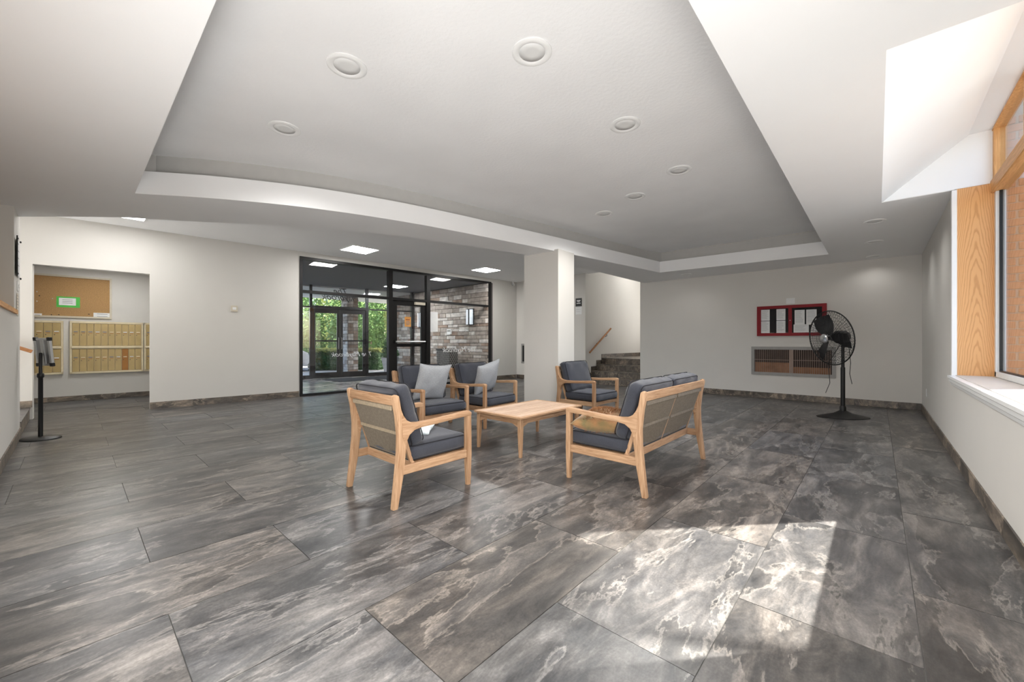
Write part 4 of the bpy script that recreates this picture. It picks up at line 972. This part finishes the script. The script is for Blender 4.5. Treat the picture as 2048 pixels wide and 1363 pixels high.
# ------------------------------------------------------------------ cushions
def cushion_bm(w_, d, h, r=.045, puff=.02, N=14, M_=None, seed=0, wr=.004):
    bm = B(); bmesh.ops.create_cube(bm, size=2)
    bmesh.ops.subdivide_edges(bm, edges=bm.edges[:], cuts=N-1, use_grid_fill=True)
    hw_, hd, hh = w_/2, d/2, h/2; rnd = random.Random(seed); ph = [rnd.uniform(0, 6.28) for _ in range(6)]
    for v in bm.verts:
        a, b, c_ = v.co
        # concentrate rows near the edges
        f = lambda t: math.copysign(abs(t)**.62, t) if abs(t) < 1 else t
        a, b = f(a), f(b)
        p = Vector((a*hw_, b*hd, c_*hh)); q = Vector((max(-hw_+r, min(hw_-r, p.x)), max(-hd+r, min(hd-r, p.y)), max(-hh+min(r, hh), min(hh-min(r, hh), p.z))))
        dd = p-q
        if dd.length > 1e-6: p = q+dd.normalized()*r*(.9+.1) if abs(c_) > .999 or max(abs(a), abs(b)) > .999 else p
        z_s = math.copysign(1, c_)*(abs(c_)**.8)
        p.z += z_s*puff*(1-a*a)*(1-b*b)
        bul = (1-c_*c_)*.012
        if abs(a) > .99: p.x += math.copysign(bul, a)
        if abs(b) > .99: p.y += math.copysign(bul, b)
        p.z += wr*math.sin(7*a+ph[0]+2*b)*math.sin(5*b+ph[1]); p.x += wr*.6*math.sin(9*b+ph[2]); p.y += wr*.6*math.sin(8*a+ph[3])
        v.co = p
    if M_ is not None:
        for v in bm.verts: v.co = M_ @ v.co
    return bm
def piping_bm(w_, d, z, r, M_=None):
    pts = []
    for cx_, cy_, a0 in ((w_/2-r, d/2-r, 0), (-w_/2+r, d/2-r, 90), (-w_/2+r, -d/2+r, 180), (w_/2-r, -d/2+r, 270)):
        for k in range(5): a_ = R(a0+k*22.5); pts.append(Vector((cx_+r*math.cos(a_), cy_+r*math.sin(a_), z)))
    if M_ is not None: pts = [M_ @ p for p in pts]
    return tube(B(), pts, .004, 6, True)
def pillow_bm(s, t, M_, seed=0, n=20, sag=.0):
    bm = B(); rnd = random.Random(seed); ph = [rnd.uniform(0, 6.28) for _ in range(4)]; g = {}
    for side in (-1, 1):
        for i in range(n+1):
            for j in range(n+1):
                a, b = -1+2*i/n, -1+2*j/n
                edge_ = abs(a) > .999 or abs(b) > .999
                if edge_ and side == 1: g[(side, i, j)] = g[(-1, i, j)]; continue
                x = a*s/2*(1-.10*(1-b*b)); y = b*s/2*(1-.10*(1-a*a))
                th = t/2*((1-a*a)*(1-b*b))**.42
                z = side*th+.006*math.sin(6*a+ph[0])*math.sin(5*b+ph[1])*(0 if edge_ else 1)-sag*(a*a)
                g[(side, i, j)] = bm.verts.new(M_ @ Vector((x, y, z)))
    for side in (-1, 1):
        for i in range(n):
            for j in range(n):
                q = [g[(side, i, j)], g[(side, i+1, j)], g[(side, i+1, j+1)], g[(side, i, j+1)]]
                bm.faces.new(q if side == 1 else q[::-1])
    return bm

# ------------------------------------------------------------------ teak chairs
def seat_unit(name, label, cat, W, group=None, nback=1, seedb=0):
    t = thing(name, label, cat, (0, 0, 0), 0, group)
    H_ = W/2; T_ = .044
    leg_rear = [(-.365, 0), (-.340, .22), (-.322, .40), (-.320, .52), (-.336, .66), (-.360, .785), (-.352, .802), (-.335, .806), (-.318, .796), (-.300, .70), (-.278, .62), (-.262, .54), (-.258, .42), (-.283, .22), (-.327, 0)]
    arm = [(-.302, .70), (-.283, .655), (-.255, .618), (-.215, .596), (-.15, .588), (0, .590), (.18, .602), (.30, .611), (.345, .610), (.362, .598), (.365, .575), (.345, .572), (.20, .566), (0, .553), (-.13, .548), (-.19, .538), (-.232, .510), (-.254, .47), (-.262, .42), (-.29, .50)]
    for s in (-1, 1):
        x0, x1 = sorted((s*H_, s*(H_-T_)))
        def pb(pts, a, b, bev=.006):
            bm = prism(B(), pts, 'x', a, b)
            try: bmesh.ops.bevel(bm, geom=[e for e in bm.edges if len(e.link_faces) == 2 and e.calc_face_angle(0) > 1.2], offset=bev, segments=2, profile=.6, affect='EDGES')
            except Exception: pass
            return bm
        obj('rear_leg', pb(leg_rear, x0, x1), 'teak_z', t, smooth=True, angle=40)
        obj('armrest', pb(arm, x0-.003, x1+.003), 'teak_y', t, smooth=True, angle=40)
        bm = B(); vs = []
        for (z, a, b, c_, d) in ((0, x0+.004, x1-.004, .325, .362), (.25, x0, x1, .318, .364), (.575, x0, x1, .316, .365)):
            vs.append([bm.verts.new(p) for p in ((a, c_, z), (b, c_, z), (b, d, z), (a, d, z))])
        for A, C_ in zip(vs, vs[1:]):
            for i in range(4): bm.faces.new([A[i], A[(i+1) % 4], C_[(i+1) % 4], C_[i]])
        bm.faces.new(vs[0][::-1]); bm.faces.new(vs[-1]); bmesh.ops.bevel(bm, geom=[e for e in bm.edges if abs((e.verts[0].co-e.verts[1].co).normalized().z) > .8], offset=.006, segments=2, affect='EDGES')
        obj('front_leg', bm, 'teak_z', t, smooth=True, angle=40)
        xi0, xi1 = sorted((s*(H_-.008), s*(H_-.036)))
        obj('side_rail', bx(xi0, xi1, -.29, .33, .228, .292, .004, 1), 'teak_y', t)
        for y, z in ((.343, 0), (-.346, 0)): obj('foot_pad', lathe(B(), [(.014, -.0), (.014, .004)], 12, Matrix.Translation((s*(H_-.022), y, 0))), 'black', t)
        bs = prism(B(), [(-.338, .745), (-.312, .745), (-.165, .285), (-.192, .285)], 'x', *sorted((s*(H_-.048), s*(H_-.068)))); obj('back_stile', bs, 'teak_z', t)
    obj('top_rail', bx(-H_+T_-.004, H_-T_+.004, -.352, -.326, .728, .796, .007, 2), 'teak_x', t, smooth=True, angle=40)
    obj('back_seat_rail', bx(-H_+.036, H_-.036, -.196, -.166, .232, .300, .004, 1), 'teak_x', t)
    fr_ = prism(B(), [(-H_+T_-.004, .292), (H_-T_+.004, .292), (H_-T_+.004, .232), (H_-T_-.05, .244), (-H_+T_+.05, .244), (-H_+T_-.004, .232)], 'y', .328, .352); obj('front_rail', fr_, 'teak_x', t)
    nsl = 4 if W < 1 else 9
    for i in range(nsl): x = -H_+.1+(W-.2)*i/(nsl-1); obj('seat_slat', bx(x-.03, x+.03, -.175, .335, .270, .286), 'teak_y', t)
    # rope back
    bays = [(-H_+.07, H_-.07)] if nback == 1 else [(-H_+.07, -.014), (.014, H_-.07)]
    if nback == 2: obj('back_stile', prism(B(), [(-.340, .74), (-.318, .74), (-.170, .295), (-.192, .295)], 'x', -.012, .012), 'teak_z', t)
    for a, b in bays:
        bm = B(); k = int((b-a)/.0105)
        for i in range(k+1):
            x = a+(b-a)*i/k; j = random.uniform(-.0012, .0012)
            tube(bm, [(x+j, -.329, .712), (x-j, -.262, .505), (x+j, -.188, .300)], .0036, 5)
        o = obj('rope_weave', bm, 'rope', t); o['kind'] = 'stuff'
        for y, z in ((-.333, .706), (-.185, .302)): obj('rope_binding', bx(a, b, y-.009, y+.007, z-.018, z+.018, .005, 1), 'rope_l' if nback == 1 else 'rope', t)
        obj('rope_binding', bx(a, b, -.274, -.266, .498, .522, .002, 1, ), 'rope_l' if nback == 1 else 'rope', t)
    Ms = Matrix.Translation((0, .085, .358))
    sw = W-.10
    sc1 = obj('seat_cushion', cushion_bm(sw, .555, .125, .04, .016, 14, Ms, seedb), 'fabric', t, smooth=True)
    for z in (.05, -.05): obj('piping', piping_bm(sw+.004, .559, z, .04, Ms), 'piping', sc1)
    bwid = (sw)/nback
    for i in range(nback):
        xc = 0 if nback == 1 else (-.5+i)*bwid
        Mb = Matrix.Translation((xc, -.190, .635)) @ Matrix.Rotation(R(17+random.uniform(-1, 1)), 4, 'X') @ Matrix.Rotation(PI/2, 4, 'X')
        b1 = obj('back_cushion', cushion_bm(bwid-.006, .46, .135, .045, .024, 14, Mb, seedb+5+i, .007), 'fabric', t, smooth=True)
        for z in (.052, -.052): obj('piping', piping_bm(bwid-.002, .464, z, .045, Mb), 'piping', b1)
    return t
CG = 'teak lounge armchairs'
ch = seat_unit('armchair', 'front left teak armchair seen from behind with taupe rope back', 'armchair', .72, CG)
ch.location = (-2.853, 1.872, 0); ch.rotation_euler = (0, 0, 0)
dup(ch, (-4.345, 3.17, 0), R(-92), 'teak armchair nearest the entrance door, holding a grey pillow, left of the pair')
dup(ch, (-4.315, 4.10, 0), R(-86), 'teak armchair holding a grey pillow, right one of the pair behind the table')
dup(ch, (-3.405, 5.50, 0), R(-91), 'teak armchair without a pillow in front of the column and the stairs')
sofa = seat_unit('loveseat', 'two seat teak loveseat with rope back facing the table', 'sofa', 1.415, None, 2, 30)
sofa.location = (-1.645, 3.608, 0); sofa.rotation_euler = (0, 0, R(90))

# throw pillows (own things)
def pillow(name, label, loc, mat, s, t, Mr, seed, group=None):
    o = obj(name, pillow_bm(s, t, Mr, seed), mat, None, smooth=True); o.location = loc; return tag(o, label, 'pillow', group)
Rz = lambda d: Matrix.Rotation(R(d), 4, 'Z'); Rx = lambda d: Matrix.Rotation(R(d), 4, 'X'); Ry = lambda d: Matrix.Rotation(R(d), 4, 'Y')
pg = 'grey tweed throw pillows'
pillow('throw_pillow', 'light grey pillow leaning in the armchair nearest the entrance', (-4.24, 3.12, .665), 'grey_fabric', .50, .17, Rz(-92) @ Rx(72) @ Rz(4), 1, pg)
pillow('throw_pillow', 'light grey pillow tilted in the armchair right of the first pair', (-4.19, 4.05, .67), 'grey_fabric', .49, .17, Rz(-80) @ Rx(70) @ Rz(-12), 2, pg)
pillow('throw_pillow', 'pale blue and white pillow lying on the front left armchair seat', (-2.86, 1.95, .447), 'bluepil', .29, .08, Rx(12) @ Rz(38), 3)
fp = pillow('throw_pillow', 'furry rust and olive pillow lying on the loveseat seat', (-1.77, 3.15, .492), 'fur_o', .47, .19, Rz(12) @ Rx(4), 4)
bm = B(); rnd = random.Random(4)
for _ in range(5200):
    a, b = rnd.uniform(-.93, .93), rnd.uniform(-.93, .93)
    x = a*.23*(1-.10*(1-b*b)); y = b*.23*(1-.10*(1-a*a)); side = rnd.choice((1, 1, -1)); z = side*.095*((1-a*a)*(1-b*b))**.42
    p = (Rz(12) @ Rx(4)) @ Vector((x, y, z)); nrm = (Vector((x*.9, y*.9, z*2.2))).normalized()*.022+Vector((rnd.gauss(0, .006), rnd.gauss(0, .006), rnd.gauss(0, .006)))
    sd = nrm.orthogonal().normalized()*.0012
    if x > -.12: bm.faces.new([bm.verts.new(p-sd), bm.verts.new(p+sd), bm.verts.new(p+nrm)])
obj('fur_pile', bm, 'fur', fp)['kind'] = 'stuff'

# ------------------------------------------------------------------ coffee table
tb = thing('coffee_table', 'low rectangular slatted teak coffee table between the seats', 'table', (-3.005, 3.61, 0), 0)
TW, TL, TZ = .70, 1.13, .415
npl = 7; pw = (TW-.09)/npl
for i in range(npl):
    x = -TW/2+.045+pw*i; obj('slat', bx(x+.0022, x+pw-.0022, -TL/2+.045, TL/2-.045, TZ-.020, TZ, .0015, 1), 'table_wood', tb)
for s in (-1, 1):
    a, b = sorted((s*TW/2, s*(TW/2-.044))); obj('edge_board', bx(a, b, -TL/2, TL/2, TZ-.022, TZ, .003, 1), 'teak_y', tb)
    a, b = sorted((s*TL/2, s*(TL/2-.044))); obj('edge_board', bx(-TW/2+.045, TW/2-.045, a, b, TZ-.022, TZ, .003, 1), 'teak_x', tb)
def apron(L_, ax, c_):
    h = L_/2-.06; pts = [(-h, TZ-.022), (h, TZ-.022), (h, TZ-.115), (h-.03, TZ-.105), (h-.09, TZ-.078), (-h+.09, TZ-.078), (-h+.03, TZ-.105), (-h, TZ-.115)]
    return prism(B(), pts, 'y' if ax == 'x' else 'x', c_-.011, c_+.011)
for s in (-1, 1):
    obj('apron', apron(TW, 'x', s*(TL/2-.045)), 'teak_x', tb); obj('apron', apron(TL, 'y', s*(TW/2-.045)), 'teak_y', tb)
for sx in (-1, 1):
    for sy in (-1, 1):
        bm = B(); vs = []; xo, yo = sx*(TW/2-.022), sy*(TL/2-.022)
        for z, k in ((0, .030), (.25, .042), (TZ-.022, .046)): 
            xi, yi = xo-sx*k, yo-sy*k; xs, ys = sorted((xo, xi)), sorted((yo, yi)); vs.append([bm.verts.new((x, y, z)) for x, y in ((xs[0], ys[0]), (xs[1], ys[0]), (xs[1], ys[1]), (xs[0], ys[1]))])
        for A, C_ in zip(vs, vs[1:]):
            for i in range(4): bm.faces.new([A[i], A[(i+1) % 4], C_[(i+1) % 4], C_[i]])
        bm.faces.new(vs[0][::-1]); bm.faces.new(vs[-1]); bmesh.ops.bevel(bm, geom=[e for e in bm.edges if abs((e.verts[0].co-e.verts[1].co).normalized().z) > .8], offset=.004, segments=1, affect='EDGES')
        obj('leg', bm, 'teak_z', tb)
